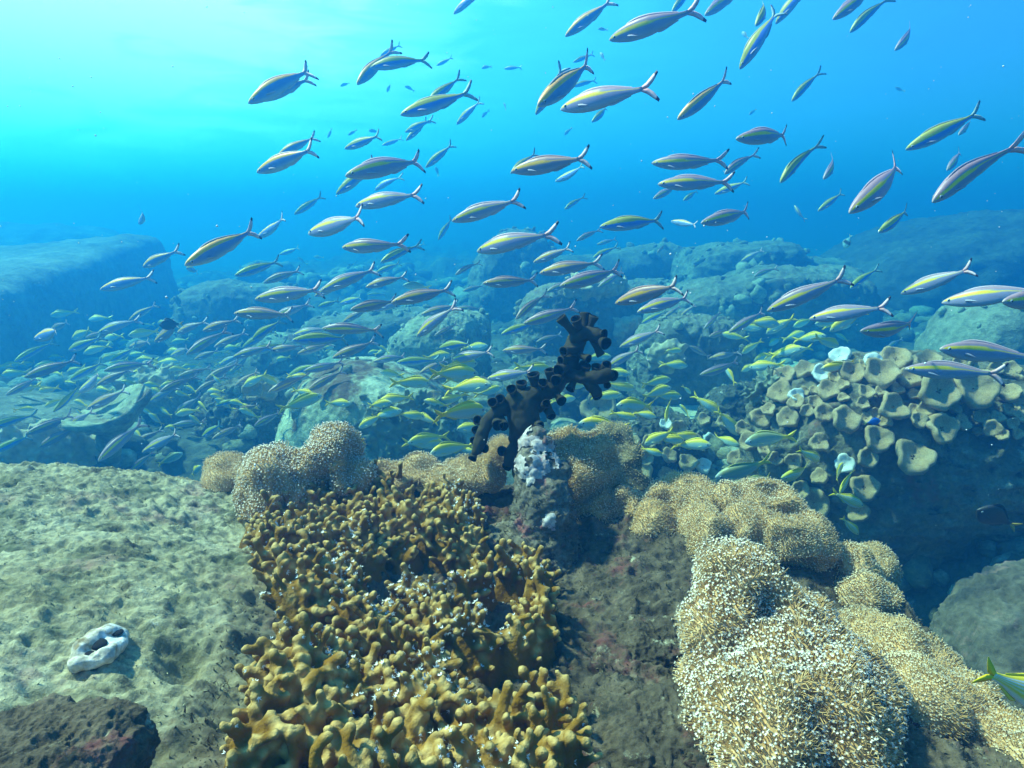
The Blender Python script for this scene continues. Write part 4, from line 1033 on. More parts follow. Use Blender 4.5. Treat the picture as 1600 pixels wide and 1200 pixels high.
def pig_body(style, t, z, x3):
    n = len(t)
    nz = fbm(x3, 30, 2, 2)
    if style in ('pink', 'blue', 'brown', 'backlit'):
        back, stripe, side, belly = {'pink': (C3(.38, .23, .26), C3(1.0, .68, .0), C3(.28, .27, .41), C3(.40, .42, .53)),
                                     'backlit': (C3(.90, .44, .10), C3(1.0, .52, .0), C3(.16, .27, .54), C3(.38, .50, .64)),  # backlit look: shaded blue side and lit orange top put into the colours
                                     'blue': (C3(.42, .40, .05), C3(.66, .60, .03), C3(.09, .24, .68), C3(.32, .50, .70)),  # blue cast of fish seen in shade, put into the body colour
                                     'brown': (C3(.46, .24, .19), C3(.95, .50, .01), C3(.27, .20, .25), C3(.38, .33, .40))}[style]
        c = lerp(belly, side, sst(z, -0.9, -0.1))
        c = lerp(c, back, sst(z, 0.62, 0.78))
        cz = (0.42 if style != 'backlit' else 0.62) + 0.0 * t
        wdt = (0.27 if style != 'backlit' else 0.22) * np.clip(1.05 - t, 0.04, 1) * np.clip(t / .07, 0, 1)
        c = lerp(c, stripe, (1 - sst(np.abs(z - cz), wdt * 0.9, wdt * 1.1 + 1e-3)))
        if style == 'blue': c = lerp(c, back, sst(z, 0.42, 0.55))
        c = c * (1 + 0.10 * nz[:, None])
        c = lerp(c, C3(.60, .50, .42) if style != 'blue' else C3(.3, .45, .55), (1 - sst(t, 0.0, 0.05)))
    elif style in ('snap', 'snapg'):
        back = C3(1.0, .66, .01) if style == 'snap' else C3(.36, .36, .16)
        side = C3(.48, .66, .66) if style == 'snap' else C3(.38, .46, .42)
        belly = C3(.60, .70, .66)
        c = lerp(belly, side, sst(z, -0.8, 0.0)) * C3(.9, .9, .9)
        for zl_ in (-.35, -.1, .12, .32): c = lerp(c, C3(.55, .50, .16), 0.45 * (1 - sst(np.abs(z - zl_), 0.01, 0.06)))
        c = lerp(c, back, sst(z, 0.34, 0.60))
        c = lerp(c, C3(1.0, .66, .01), sst(t, 0.78, 0.96))
        c = lerp(c, C3(.45, .52, .52), (1 - sst(t, 0.05, 0.16)) * 0.7)
    elif style == 'kas':
        c = np.repeat(C3(.74, .58, .04), n, 0)
        c = lerp(C3(.62, .62, .55), c, sst(z, -0.85, -0.35))
        for zl_ in (-.22, .10, .40, .68): c = lerp(c, C3(.62, .76, .86), (1 - sst(np.abs(z - zl_), 0.035, 0.085)))
    elif style == 'dark':
        c = np.repeat(C3(.035, .028, .025), n, 0)
    elif style == 'azure':
        c = np.repeat(C3(.02, .14, .55), n, 0)
    else:
        c = np.repeat(C3(.30, .55, .55), n, 0)
        c = lerp(c, C3(.04, .05, .05), (1 - sst(np.abs(t - .55), .10, .16)))
    return np.clip(c, 0, 1)
def bendy(V, k):
    s = np.clip(0.25 - V[:, 0], 0, 1)
    W = V.copy(); W[:, 1] += k * s * s; return W
def fish_body(sp, style, bend, nr=44, nl=36):
    top, bot, wid, BL = PROF[sp]
    t = np.concatenate([[0.004], np.linspace(0.015, 1, nl - 1) ** 1.15])
    V, tt, zz = [], [], []
    for q in t:
        a, b, w = np.interp(q, TT_, top), np.interp(q, TT_, bot), np.interp(q, TT_, wid)
        for k in range(nr):
            an = k * 6.28319 / nr
            s, c = math.sin(an), math.cos(an)
            z = (a if s > 0 else -b) * abs(s) ** 0.95 * (1 if s > 0 else -1)
            V.append((0.5 - q * BL, w * (abs(c) ** 0.85) * (1 if c > 0 else -1), z)); tt.append(q); zz.append(s if True else 0)
    V = np.array(V); tt = np.array(tt); zz = np.array(zz)
    zz = np.where(zz > 0, V[:, 2] / np.interp(tt, TT_, top + 1e-5), -V[:, 2] / np.interp(tt, TT_, bot - 1e-5))
    T = []
    for j in range(nl - 1):
        for k in range(nr):
            k2 = (k + 1) % nr
            T += [(j * nr + k, j * nr + k2, (j + 1) * nr + k2), (j * nr + k, (j + 1) * nr + k2, (j + 1) * nr + k)]
    for k in range(1, nr - 1): T += [(0, k + 1, k), ((nl - 1) * nr, (nl - 1) * nr + k, (nl - 1) * nr + k + 1)]
    return bendy(V, bend), np.array(T), pig_body(style, tt, zz, V)
def blade(lead, trail, th, colf, n=9):
    """a fin lobe between a leading and a trailing edge (x, z), lens-shaped in section"""
    lead, trail = np.array(lead, float), np.array(trail, float)
    s = np.linspace(0, 1, n)
    def pol(p):
        d = np.concatenate([[0], np.cumsum(np.linalg.norm(np.diff(p, axis=0), axis=1))]); d /= d[-1]
        return np.stack([np.interp(s, d, p[:, 0]), np.interp(s, d, p[:, 1])], 1)
    A, B = pol(lead), pol(trail); M = (A + B) / 2
    V = []
    for k in range(n):
        h = th * (1 - 0.8 * s[k])
        V += [(A[k, 0], 0, A[k, 1]), (M[k, 0], h, M[k, 1]), (B[k, 0], 0, B[k, 1]), (M[k, 0], -h, M[k, 1])]
    T = []
    for k in range(n - 1):
        for j in range(4):
            a, b = k * 4 + j, k * 4 + (j + 1) % 4
            T += [(a, b, b + 4), (a, b + 4, a + 4)]
    V = np.array(V)
    return V, np.array(T), np.repeat(np.array([colf(q) for q in s]), 4, 0)
def joinc(parts):
    V, T = join([(p[0], p[1]) for p in parts]); return V, T, np.concatenate([p[2] for p in parts])
def tail_fin(sp, style, bend):
    if sp == 'fusilier':
        base = {'pink': (.66, .30, .30), 'backlit': (.70, .42, .40), 'blue': (.30, .40, .36), 'brown': (.50, .30, .30)}[style]
        tipc = (.02, .01, .03) if style != 'blue' else (.10, .14, .16)
        pale = (.80, .66, .70) if style != 'blue' else (.25, .42, .48)
        f = lambda s: np.array(base) * (1 - s) + np.array(pale) * s if s < .84 else np.array(tipc)
        ps = []
        for sg in (1, -1):
            ps.append(blade([(-.345, .020 * sg), (-.40, .052 * sg), (-.45, .098 * sg), (-.505, .145 * sg)], [(-.345, -.004 * sg), (-.415, .002 * sg), (-.466, .046 * sg), (-.516, .122 * sg)], .005, f, 20))
    else:
        y = {'snap': (1.0, .66, .01), 'snapg': (.78, .62, .04), 'kas': (.82, .62, .02), 'dark': (.55, .36, .05), 'azure': (.30, .40, .15)}.get(style, (.4, .5, .4))
        ps = []
        f = lambda s: np.array(y)
        for sg in (1, -1):
            ps.append(blade([(-.325, .032 * sg), (-.40, .078 * sg), (-.50, .128 * sg)], [(-.325, -.006 * sg), (-.415, .004 * sg), (-.478, .078 * sg), (-.502, .120 * sg)], .006, f, 8))
    V, T, c = joinc(ps)
    return bendy(V, bend), T, c
def dorsal_fin(sp, style, bend):
    top = PROF[sp][0]; BL = PROF[sp][3]
    col = {'pink': (.52, .40, .46), 'backlit': (.58, .48, .48), 'blue': (.30, .34, .30), 'brown': (.34, .22, .22), 'snap': (.92, .70, .04), 'snapg': (.55, .50, .15), 'kas': (.78, .62, .05), 'dark': (.03, .025, .02), 'azure': (.02, .12, .5)}.get(style, (.3, .4, .4))
    h = {'fusilier': .021, 'snapper': .045, 'damsel': .07}[sp]
    ts = np.linspace(.26, .88, 10)
    lead = [(0.5 - q * BL - .012 * i_ / 9, np.interp(q, TT_, top) + h * min(1, .25 + i_ * .5) * (1 - .75 * (i_ / 9) ** 2)) for i_, q in enumerate(ts)]
    trail = [(0.5 - q * BL, np.interp(q, TT_, top) - .006) for q in ts]
    V, T, c = blade(lead, trail, .0035, lambda s: np.array(col), 12)
    bot = PROF[sp][1]
    return bendy(V, bend), T, c
def anal_fin(sp, style, bend):
    bot = PROF[sp][1]; BL = PROF[sp][3]
    col = {'pink': (.55, .50, .58), 'backlit': (.6, .58, .62), 'blue': (.25, .40, .60), 'brown': (.40, .34, .34), 'snap': (.72, .60, .10), 'snapg': (.60, .54, .16), 'kas': (.78, .64, .08), 'dark': (.03, .025, .02), 'azure': (.02, .12, .5)}.get(style, (.3, .4, .4))
    ts = np.linspace(.62, .86, 6)
    h = {'fusilier': .024, 'snapper': .042, 'damsel': .06}[sp]
    lead = [(0.5 - q * BL - .02 * i_ / 5, np.interp(q, TT_, bot) - h * min(1, .3 + i_ * .7) * (1 - .7 * i_ / 5)) for i_, q in enumerate(ts)]
    trail = [(0.5 - q * BL, np.interp(q, TT_, bot) + .006) for q in ts]
    V, T, c = blade(lead, trail, .003, lambda s: np.array(col), 8)
    return bendy(V, bend), T, c
def pectoral(sp, style, side):
    w = PROF[sp][2]; BL = PROF[sp][3]
    x0 = 0.5 - .27 * BL; y0 = np.interp(.27, TT_, w) * 0.96
    col = (.36, .36, .44) if sp == 'fusilier' else ((.62, .60, .30) if style in ('snap', 'snapg', 'kas') else (.05, .05, .06))
    V, T, c = blade([(x0, -.012), (x0 - .05, -.020), (x0 - .115, -.050)], [(x0 - .005, -.035), (x0 - .06, -.050), (x0 - .116, -.054)], .003, lambda s: np.array(col), 6)
    V[:, 1] = (V[:, 1] + y0 + 0.003 + (x0 - V[:, 0]) * 0.22) * side
    return V, T, c
def eye(sp, side, style):
    w = PROF[sp][2]; BL = PROF[sp][3]
    te = .095 if sp == 'fusilier' else .11
    V, T = ico(3); r_ = .019 if sp == 'fusilier' else .024
    ctr = np.array([0.5 - te * BL, np.interp(te, TT_, w) * 0.92 * side, .010 if sp == 'fusilier' else .022])
    out = V[:, 1] * side
    c = np.where((out > 0.80)[:, None], C3(.008, .008, .012), np.where((out > .45)[:, None], C3(.66, .70, .70), C3(.20, .24, .28)))
    return V * np.array([1, .55, 1]) * r_ + ctr, T, c
M_scale = pigment('fish_scale', 0.42, 0.5, 0.0)
M_fin = pigment('fish_fin', 0.55, 0.3)
M_eye = pigment('fish_eye', 0.12, 0.6)
PROTO = {}
def proto(sp, style, bi):
    key = (sp, style, bi)
    if key not in PROTO:
        b = (-.42, -.15, .15, .42)[bi]
        B = fish_body(sp, style, b); Tl = tail_fin(sp, style, b); D = dorsal_fin(sp, style, b); A = anal_fin(sp, style, b)
        mk = lambda nm, X_, m: mesh_from(nm, X_[0], X_[1], m, colors=X_[2])
        L_ = [('body', mk('body', B, M_scale)), ('tail_fin', mk('tail_fin', Tl, M_fin)), ('dorsal_fin', mk('dorsal_fin', D, M_fin)), ('anal_fin', mk('anal_fin', A, M_fin))]
        for s in (1, -1):
            L_.append(('pectoral_fin', mk('pectoral_fin', pectoral(sp, style, s), M_fin)))
            L_.append(('eye', mk('eye', eye(sp, s, style), M_eye)))
        small = joinc([B, Tl, D, A])
        PROTO[key] = (L_, mesh_from('small_fish', small[0], small[1], M_scale, colors=small[2]))
    return PROTO[key]

FISH_N = [0]
TRAILS = {}
LEN = {'fusilier': .20, 'snapper': .18, 'damsel': .11}
def fish(sp, style, h, t, label, cat, name, group, yaw=None, front=False, length=None, rng=None, lod=40):
    """snout pixel h, tail pixel t; its real length sets its distance, unless rock stands nearer"""
    du, dv = h[0] - t[0], h[1] - t[1]
    px = math.hypot(du, dv)
    if yaw is None: yaw = R(float(rng.uniform(-34, 34)))
    Lm = (length or LEN[sp] * float(rng.uniform(.9, 1.12)))
    d = Lm * math.cos(yaw) * F / px
    d = min(d, 9.0)
    if not front:
        for k in (0, .5, 1):
            hit, _ = bg_hit(h[0] - du * k, h[1] - dv * k)
            if hit is not None: d = min(d, depth_of(hit) - 0.09)
    d = max(d, 0.55)
    Ls = px * d / F / math.cos(yaw)
    dd = Ls * math.sin(yaw)
    Hp, Tp = P(h[0], h[1], d + dd / 2), P(t[0], t[1], d - dd / 2)
    Xa = (Hp - Tp).normalized(); Za = Vector((0, 0, 1)); Za = (Za - Xa * Za.dot(Xa)).normalized()
    Ya = Za.cross(Xa)
    roll = Matrix.Rotation(R(float(rng.normal() * 10)), 4, 'X')
    M = Matrix(((Xa.x, Ya.x, Za.x, 0), (Xa.y, Ya.y, Za.y, 0), (Xa.z, Ya.z, Za.z, 0), (0, 0, 0, 1))) @ roll
    M = Matrix.Translation((Hp + Tp) / 2) @ M @ Matrix.Scale(Ls, 4)
    L_, sm = proto(sp, style, int(rng.integers(0, 4)))
    FISH_N[0] += 1
    if px < lod:
        o = bpy.data.objects.new(name, sm); COL.objects.link(o); o.matrix_world = M
        return tag(o, label, cat, group)
    o = bpy.data.objects.new(name, None); COL.objects.link(o); o.matrix_world = M; o.empty_display_size = 0.01
    for nm, me in L_:
        c = bpy.data.objects.new(nm, me); COL.objects.link(c); c.parent = o
    return tag(o, label, cat, group)

# snout x, snout y, tail x, tail y, colouring
FUS = '''
388 162 492 100 s|404 158 489 120 s|555 135 611 78 s|578 106 669 88 b|625 180 740 145 b|665 163 718 122 b|715 193 748 158 b|633 207 672 186 b|634 220 668 190 b|537 233 598 211 b
398 271 500 230 s|432 246 492 212 s|541 275 668 246 p|665 262 708 225 b|525 304 590 255 b|585 298 622 272 b|553 323 658 300 p|711 20 752 -18 s|886 55 955 2 s|960 60 1085 16 p
1048 22 1085 -25 b|1096 28 1162 -20 p|1176 48 1212 -10 b|1160 102 1216 12 b|832 172 939 90 s|838 178 880 110 b|881 170 1015 133 p|922 193 958 163 b|1057 188 1146 119 s|800 268 922 246 n
796 273 838 238 b|869 283 916 263 b|1022 255 1130 254 p|1031 288 1143 284 p|1018 312 1062 290 p|1142 218 1256 208 p|1128 275 1176 236 n|1065 315 1095 296 b|1120 302 1166 284 b|1218 30 1264 -28 b
1298 33 1372 -22 p|1327 52 1380 -5 b|1394 83 1442 34 p|1236 160 1276 112 b|1216 290 1270 217 b|1283 285 1318 238 p|1424 230 1530 178 b|1493 215 1526 184 p|1475 272 1510 230 p|1318 340 1443 240 p
1450 322 1572 216 p|219 420 275 391 s|156 453 238 431 s|295 412 400 360 s|370 430 436 409 b|45 533 116 511 s|150 522 213 497 p|203 500 245 475 s|102 550 156 528 b|238 537 292 500 n
273 523 318 500 n|263 558 306 540 p|295 552 350 517 p|44 588 115 564 n|118 617 176 578 p|170 578 231 566 p|366 490 458 491 n|340 572 376 552 p|346 580 381 558 p|362 580 393 558 p
255 610 301 587 n|308 612 350 588 n|87 640 126 605 b|135 640 202 608 n|368 603 403 580 n|460 335 505 306 b|400 373 455 341 s|477 367 580 337 p|531 387 630 384 p|595 410 650 380 b
587 427 626 410 b|502 455 588 418 p|397 468 508 451 p|706 346 816 310 p|685 375 706 340 b|746 393 857 362 p|612 473 706 452 n|550 484 620 471 n|658 492 716 476 n|712 482 754 483 n
651 527 706 478 p|495 480 531 470 b|529 475 572 464 b|574 461 603 460 b|502 514 599 513 p|455 525 512 511 p|462 532 546 528 b|392 532 442 500 b|518 560 586 535 n|584 565 634 556 p
420 548 472 541 n|475 580 536 568 p|422 612 479 584 n|482 610 536 578 n|395 668 444 639 p|711 430 746 406 n|723 455 756 446 n|754 443 841 439 n|704 563 768 549 p|761 592 832 580 p
881 328 911 306 b|936 355 1043 342 b|900 377 936 357 n|933 382 963 374 p|925 404 962 385 b|1050 346 1091 354 s|1090 350 1190 328 p|834 410 893 387 n|844 427 937 409 n|873 448 979 422 p
966 473 1064 441 n|995 488 1084 461 p|1003 505 1042 486 b|805 500 848 456 n|818 506 903 481 p|970 542 1031 516 p|1025 396 1044 380 n|1098 516 1131 485 p|1105 527 1147 514 n|1138 520 1198 486 p
1076 540 1112 560 n|1093 586 1161 568 p|1110 560 1156 550 n|1038 495 1066 478 p|1065 492 1086 477 p|785 548 849 546 n|1160 407 1190 391 p|1176 433 1211 417 p|1278 330 1319 300 b|1241 320 1254 345 p
1366 368 1430 324 b|1208 482 1316 437 p|1275 497 1379 480 p|1335 518 1457 513 p|1495 470 1622 452 p|1549 473 1690 464 p|1460 545 1614 557 p|1422 577 1556 583 p|1422 454 1508 424 p|1325 454 1366 418 b
1385 545 1406 528 p|160 715 216 664 p|222 707 286 675 p|204 736 240 705 p|-8 706 46 680 b|50 675 109 653 n|104 668 142 643 p|270 650 312 619 p|436 398 470 388 b|640 392 665 380 b
'''
STY = {'s': 'backlit', 'p': 'pink', 'b': 'blue', 'n': 'brown'}
BOX = [(-50, -60, 530, 200, 'in the bright water at upper left'), (530, -60, 760, 200, 'in the bright water left of the top centre'), (760, -60, 1010, 100, 'along the top edge at the centre'), (1010, -60, 1190, 110, 'along the top edge right of the centre'), (1190, -60, 1600, 130, 'in the deep blue top right corner'),
       (760, 100, 960, 210, 'in mid-water under the top centre'), (960, 110, 1300, 225, 'in the blue water at upper right'), (1300, 130, 1700, 345, 'by the right edge above the dark dome boulder'),
       (-50, 200, 330, 460, 'before the huge left slab'), (330, 200, 530, 480, 'in open water right of the left slab'), (530, 200, 610, 345, 'in open water above the left ledge boulder'), (610, 200, 760, 345, 'in open water high above the centre boulder'), (760, 210, 960, 330, 'in open water high above the black coral'),
       (960, 225, 1080, 330, 'in open water above the long ledge boulder'), (1080, 225, 1200, 370, 'in open water at right above the hazy heap'), (1200, 225, 1345, 350, 'between the hazy heap and the right dome boulder'), (1345, 345, 1700, 480, 'against the dark right dome boulder'),
       (-50, 460, 160, 560, 'low before the left slab'), (160, 460, 260, 560, 'over the crusted rock at left'), (260, 480, 400, 560, 'right of the big left slab foot'), (-50, 560, 250, 760, 'above the pale coral bed at left'), (250, 560, 420, 760, 'over the dark hollow at left'),
       (530, 345, 640, 440, 'above the ledge at left of centre'), (640, 345, 760, 440, 'left of the pillar boulder'), (760, 330, 900, 420, 'in front of the pillar boulder'), (900, 330, 960, 420, 'right of the pillar boulder'), (960, 330, 1080, 420, 'before the faint far hump'), (1080, 370, 1345, 440, 'before the long flat ledge'),
       (400, 480, 520, 560, 'above left of the round centre boulder'), (520, 440, 610, 500, 'over the ledge behind the round boulder'), (610, 440, 680, 540, 'above the sunlit boulder at centre'), (680, 440, 800, 540, 'left of the block boulder'), (520, 500, 680, 600, 'on top of the round centre boulder'), (400, 560, 520, 690, 'against the left side of the round boulder'),
       (800, 420, 960, 480, 'before the top of the block boulder'), (680, 480, 900, 620, 'left of the black coral branches'), (960, 420, 1100, 570, 'right of the black coral top'), (1100, 440, 1240, 600, 'over the sand patch'), (1240, 440, 1480, 560, 'above the outcrop crest'), (1480, 440, 1720, 600, 'large at the right edge over the outcrop')]
ORD = ['first', 'second', 'third', 'fourth', 'fifth', 'sixth', 'seventh', 'eighth', 'ninth', 'tenth', 'eleventh', 'twelfth', 'thirteenth', 'fourteenth', 'fifteenth', 'sixteenth', 'seventeenth', 'eighteenth', 'nineteenth', 'twentieth', 'twenty-first', 'twenty-second', 'twenty-third', 'twenty-fourth', 'twenty-fifth', 'twenty-sixth', 'twenty-seventh', 'twenty-eighth', 'twenty-ninth', 'thirtieth']
def box_of(u, v, boxes):
    for b in boxes:
        if b[0] <= u < b[2] and b[1] <= v < b[3]: return b[4]
    return min(boxes, key=lambda b: (max(b[0] - u, 0, u - b[2]) ** 2 + max(b[1] - v, 0, v - b[3]) ** 2))[4]
def ordered(items, boxes):
    g = {}
    for k, it in enumerate(items):
        u, v = (it[0] + it[2]) / 2, (it[1] + it[3]) / 2
        g.setdefault(box_of(min(max(u, 0), 1599), max(v, 0), boxes), []).append((min(it[0], it[2]), v, k))
    res = {}
    for b, l in g.items():
        l.sort()
        for i_, (_, _, k) in enumerate(l): res[k] = (b, i_, len(l))
    return res
def parse(s):
    out_ = []
    for a in s.replace('\n', '|').split('|'):
        q = a.split()
        if len(q) == 5: out_.append((*map(float, q[:4]), q[4]))
    return out_
def tilt_word(it):
    a = math.degrees(math.atan2(abs(it[3] - it[1]), abs(it[0] - it[2])))
    return 'steep' if a > 38 else ('slanting' if a > 14 else 'level')
def lab16(*c):
    for s_ in c:
        if len(s_.replace('-', ' ').split()) <= 16: return s_
    return c[-1]
rf = np.random.default_rng(12)
fus = parse(FUS)
rz_ = np.random.default_rng(44)
for (u0, v0, u1, v1, n_x) in ((0, 500, 420, 690, 26), (400, 430, 800, 590, 14), (800, 380, 1000, 560, 5), (430, 60, 1000, 330, 6)):
    n0 = 0
    for _ in range(500):
        if n0 >= n_x: break
        u, v = rz_.uniform(u0, u1), rz_.uniform(v0, v1)
        if any(math.hypot(u - (s_[0] + s_[2]) / 2, v - (s_[1] + s_[3]) / 2) < 19 for s_ in fus): continue
        l_ = rz_.uniform(42, 66) if v > 340 else rz_.uniform(26, 40)
        an = rz_.normal() * 0.12 + 0.38
        fus.append((u - math.cos(an) * l_ / 2, v + math.sin(an) * l_ / 2, u + math.cos(an) * l_ / 2, v - math.sin(an) * l_ / 2, 'npbn'[int(rz_.integers(0, 4))] if v > 340 else 'b')); n0 += 1
od = ordered(fus, BOX)
TONE = {'s': 'backlit yellow-topped', 'p': 'pinkish yellow-striped', 'b': 'shaded blue', 'n': 'brownish'}
for k, it in enumerate(fus):
    b, i_, n_ = od[k]
    w = (f'{ORD[i_]} from left' if i_ else 'leftmost') if n_ > 1 else 'lone'
    fish('fusilier', STY[it[4]], it[:2], it[2:4], lab16(f'{TONE[it[4]]} {tilt_word(it)} fusilier, {w} {b}', f'{TONE[it[4]]} fusilier, {w} {b}', f'fusilier {w} {b}'), 'fish', 'fusilier_fish', 'fusiliers schooling over the reef', rng=rf)
# three seen nearly end-on
fish('fusilier', 'backlit', (216, 352), (234, 327), 'fusilier swimming away, tail up, over the top corner of the left slab', 'fish', 'fusilier_fish', 'fusiliers schooling over the reef', yaw=R(52), rng=rf, lod=5)
fish('fusilier', 'backlit', (292, 419), (311, 425), 'fusilier seen almost end-on, round-bodied, right of the left slab', 'fish', 'fusilier_fish', 'fusiliers schooling over the reef', yaw=R(-62), rng=rf, lod=5)
fish('fusilier', 'brown', (1205, 490), (1213, 462), 'small dark fusilier turning, at the snout of a striped one right of centre', 'fish', 'fusilier_fish', 'fusiliers schooling over the reef', yaw=R(40), rng=rf, lod=5)

SNA = '''
80 493 118 488 y|137 500 172 495 y|5 573 38 566 y|0 586 46 583 y|102 584 132 573 y|60 573 95 568 y|25 596 60 590 y|58 612 95 606 y|133 552 170 540 y|160 530 195 524 y|183 537 211 532 y|205 524 246 518 y|213 511 241 507 y|244 506 271 503 y
157 563 189 553 y|200 558 229 550 y|168 573 200 561 y|150 580 174 571 y|95 602 128 596 y|20 610 62 604 y|225 546 250 540 y|268 536 296 530 y|258 551 291 547 y|348 546 378 541 y|313 562 330 553 y|331 556 356 550 y|190 596 221 604 y|225 600 256 604 y
232 606 269 626 y|272 611 295 621 y|287 603 311 612 y|324 590 349 593 y|322 611 349 612 y|328 617 350 622 y|337 624 365 639 y|308 626 328 644 y|249 635 268 653 y|221 638 241 651 y|233 646 254 664 y|296 649 317 668 y|257 669 287 668 y|335 665 348 678 y
207 671 226 689 y|375 640 406 651 y|372 634 402 640 y|205 540 180 545 y|70 595 40 598 y|115 626 140 634 y|120 640 130 655 y|75 560 105 556 y|140 598 168 590 y|180 585 215 580 y|285 575 312 570 y|345 600 330 585 y|366 545 380 533 y|410 525 430 518 y
286 708 244 728 g|316 726 293 748 y|500 619 438 641 y|673 599 609 597 y|592 627 646 621 y|629 641 577 653 y|650 647 684 662 y|758 640 675 648 y|762 646 722 639 y|712 672 762 664 y|638 692 700 679 y|693 692 633 697 y|673 709 737 691 y|742 705 712 702 y
572 731 619 722 y|608 734 648 722 y|536 692 575 686 y|746 568 685 574 y|747 584 669 581 y|763 540 719 547 y|746 590 693 592 y|769 601 702 606 y|784 605 743 620 y|861 577 808 576 y|955 557 910 560 y|984 585 938 580 y|994 607 941 603 y|1049 592 1000 601 y
1076 572 1033 569 y|1066 548 1036 548 y|904 661 982 667 y|960 634 1027 636 y|1026 652 988 644 y|936 692 1001 674 y|1008 694 1054 671 y|1036 711 1001 701 y|880 692 920 678 y|1062 632 1080 651 y|1040 660 1046 620 y|1155 682 1120 638 y|1152 694 1114 684 y|1148 712 1112 712 y
1162 692 1243 679 g|1118 746 1212 727 g|1160 757 1214 746 g|1200 520 1241 495 y|1238 511 1275 497 y|1200 541 1226 524 y|1286 525 1244 531 y|1333 507 1290 512 y|1306 522 1326 533 y|1242 548 1198 558 y|1252 545 1206 556 y|1160 552 1190 531 y|1176 566 1211 549 y|1130 522 1166 530 y
1040 548 1062 552 y|1134 575 1150 600 y|1160 580 1186 566 y|1080 616 1066 602 y|880 600 930 606 y|900 622 860 628 y|790 640 770 660 y|705 555 660 560 y|605 545 585 555 y|508 550 520 545 y|525 540 500 546 y|575 552 598 548 y|590 540 610 552 y|430 563 455 558 y
1215 748 1279 735 k|1284 722 1246 701 k|1318 722 1300 752 k|1312 772 1332 730 k|1352 793 1298 768 k|1342 836 1314 806 k|1684 1120 1512 1034 k
'''
BOX2 = [(-50, 480, 110, 585, 'low against the left slab, upper row'), (-50, 585, 150, 670, 'above the pale coral bed at left edge'), (110, 480, 200, 560, 'in the left school, upper left part'), (200, 480, 275, 545, 'in the left school, top'), (110, 560, 200, 600, 'in the left school, lower left part'), (200, 545, 300, 600, 'in the left school, middle'),
        (275, 480, 400, 575, 'at the right end of the left school'), (300, 575, 420, 625, 'near the shaded gap rock'), (150, 600, 280, 700, 'over the table coral and hollow'), (280, 600, 400, 700, 'over the dark hollow'), (200, 700, 400, 780, 'just above the pale rock crest'),
        (400, 480, 560, 600, 'behind the round centre boulder top left'), (560, 530, 680, 570, 'behind the round centre boulder top'), (400, 600, 560, 700, 'round boulder left face'), (560, 575, 700, 670, 'before the round boulder right shoulder'), (680, 530, 800, 610, 'upper group left of the black coral'), (700, 610, 800, 680, 'close left of the black coral'), (560, 670, 690, 740, 'just over the low coral band'), (690, 670, 800, 720, 'by the black coral lower left branch'),
        (800, 560, 935, 620, 'beside the black coral right arm'), (850, 620, 965, 720, 'right of the black coral foot'), (935, 530, 1060, 615, 'right of the black coral arm tip'), (965, 615, 1060, 720, 'over the rubble, left part'), (1060, 530, 1115, 640, 'above the rubble middle'), (1060, 640, 1160, 720, 'over the rubble middle'), (1115, 500, 1195, 640, 'over the sand patch'), (1195, 480, 1275, 580, 'in the yellow school above the outcrop'), (1275, 480, 1345, 580, 'at right of the yellow school above the outcrop'), (1100, 670, 1230, 780, 'before the rubble at right'), (1200, 690, 1400, 850, 'before the outcrop cave'), (1400, 900, 1700, 1200, 'at the lower right frame edge')]
sna = parse(SNA)
rq = np.random.default_rng(8)
for (u0, v0, u1, v1, n_x) in ((0, 560, 120, 640, 8), (120, 520, 290, 610, 12), (290, 540, 420, 660, 7), (430, 560, 560, 660, 3), (560, 560, 740, 680, 6), (800, 560, 1000, 640, 6), (960, 600, 1120, 700, 7), (1130, 500, 1330, 580, 9)):
    n0 = 0
    for _ in range(400):
        if n0 >= n_x: break
        u, v = rq.uniform(u0, u1), rq.uniform(v0, v1)
        if any(math.hypot(u - (s_[0] + s_[2]) / 2, v - (s_[1] + s_[3]) / 2) < 15 for s_ in sna): continue
        l_ = rq.uniform(26, 40) if u < 430 else rq.uniform(34, 54)
        an = rq.normal() * 0.25 + 0.12
        sg = 1 if (rq.random() < (.8 if u < 430 else .45)) else -1
        sna.append((u - sg * l_ / 2, v + math.sin(an) * l_ / 2, u + sg * l_ / 2, v - math.sin(an) * l_ / 2, 'y')); n0 += 1
od = ordered(sna, BOX2)
SST = {'y': 'snap', 'g': 'snapg', 'k': 'kas'}
STN = {'y': 'yellow-backed pale snapper', 'g': 'grey-backed yellow-tailed snapper', 'k': 'yellow snapper with thin blue lines'}
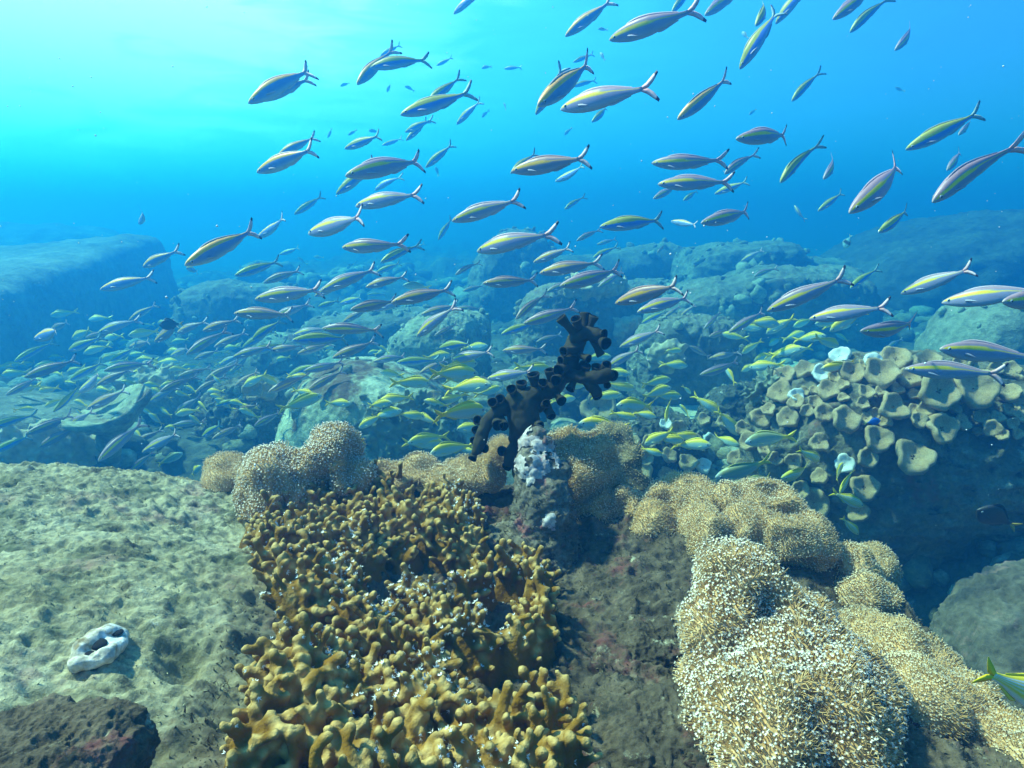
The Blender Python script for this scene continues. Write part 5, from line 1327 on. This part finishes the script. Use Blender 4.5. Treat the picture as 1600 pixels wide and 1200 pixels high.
for k, it in enumerate(sna):
    b, i_, n_ = od[k]
    fc = 'facing left' if it[0] < it[2] else 'facing right'
    w = (f'{ORD[i_]} from left' if i_ else 'leftmost') if n_ > 1 else 'lone'
    fr = it[4] == 'k' and it[0] > 1500
    fish('snapper', SST[it[4]], it[:2], it[2:4], lab16(f'{STN[it[4]]} {fc}, {w} {b}', f'{STN[it[4]]}, {w} {b}', f'{STN[it[4]].split()[-1]}, {w} {b}'), 'fish', 'snapper_fish', 'yellow-tailed snappers low over the reef', rng=rf, front=fr, length=0.10 if fr else None, yaw=0.1 if fr else None)
# single fish of other kinds
fish('damsel', 'dark', (1522, 795), (1592, 822), 'dark brown fish with dull yellow tail in the shadow of the cave', 'fish', 'damsel_fish', None, rng=rf, length=.12)
fish('damsel', 'azure', (1375, 657), (1352, 662), 'tiny bright blue damselfish against the outcrop face', 'fish', 'damsel_fish', None, rng=rf, length=.06, lod=5)
fish('damsel', 'band', (1320, 386), (1330, 368), 'small disc-shaped banded fish before the dark dome boulder', 'fish', 'butterfly_fish', None, rng=rf, length=.10, lod=5)
fish('damsel', 'dark', (1126, 437), (1135, 431), 'tiny dark round fish over the pale flat ledge', 'fish', 'damsel_fish', None, rng=rf, length=.07, lod=5)
fish('damsel', 'dark', (252, 508), (284, 506), 'dark oval fish tucked into the top of the left school', 'fish', 'damsel_fish', None, rng=rf, length=.10, lod=5)
fish('snapper', 'snapg', (630, 446), (672, 448), 'faint grey fish far off above the sunlit centre boulder', 'fish', 'reef_fish', None, rng=rf, lod=5)
# far specks in the blue
FAR = [(608, 137), (516, 208), (551, 207), (584, 205), (760, 105), (790, 167), (758, 178), (683, 268), (942, 46), (941, 88), (888, 205), (1164, 55), (1176, 175), (498, 402), (472, 408), (548, 415), (640, 138), (539, 132), (1405, 140), (800, 640)][:19]
far_l = [(u - 7, v - 3, u + 7, v + 4, 'b') for u, v in FAR]
od = ordered(far_l, BOX)
for k, it in enumerate(far_l):
    b, i_, n_ = od[k]
    a = float(rf.uniform(-1.2, 1.2))
    u, v = FAR[k]
    fish('snapper', 'snapg', (u - 8 * math.cos(a), v + 8 * math.sin(a)), (u + 8 * math.cos(a), v - 8 * math.sin(a)), lab16(f'tiny far fish, {ORD[i_]} speck from left {b}', f'far speck-like fish, {ORD[i_]} {b}'), 'fish', 'distant_fish', 'faint far fish in the blue water', rng=rf)
print('fish', FISH_N[0])
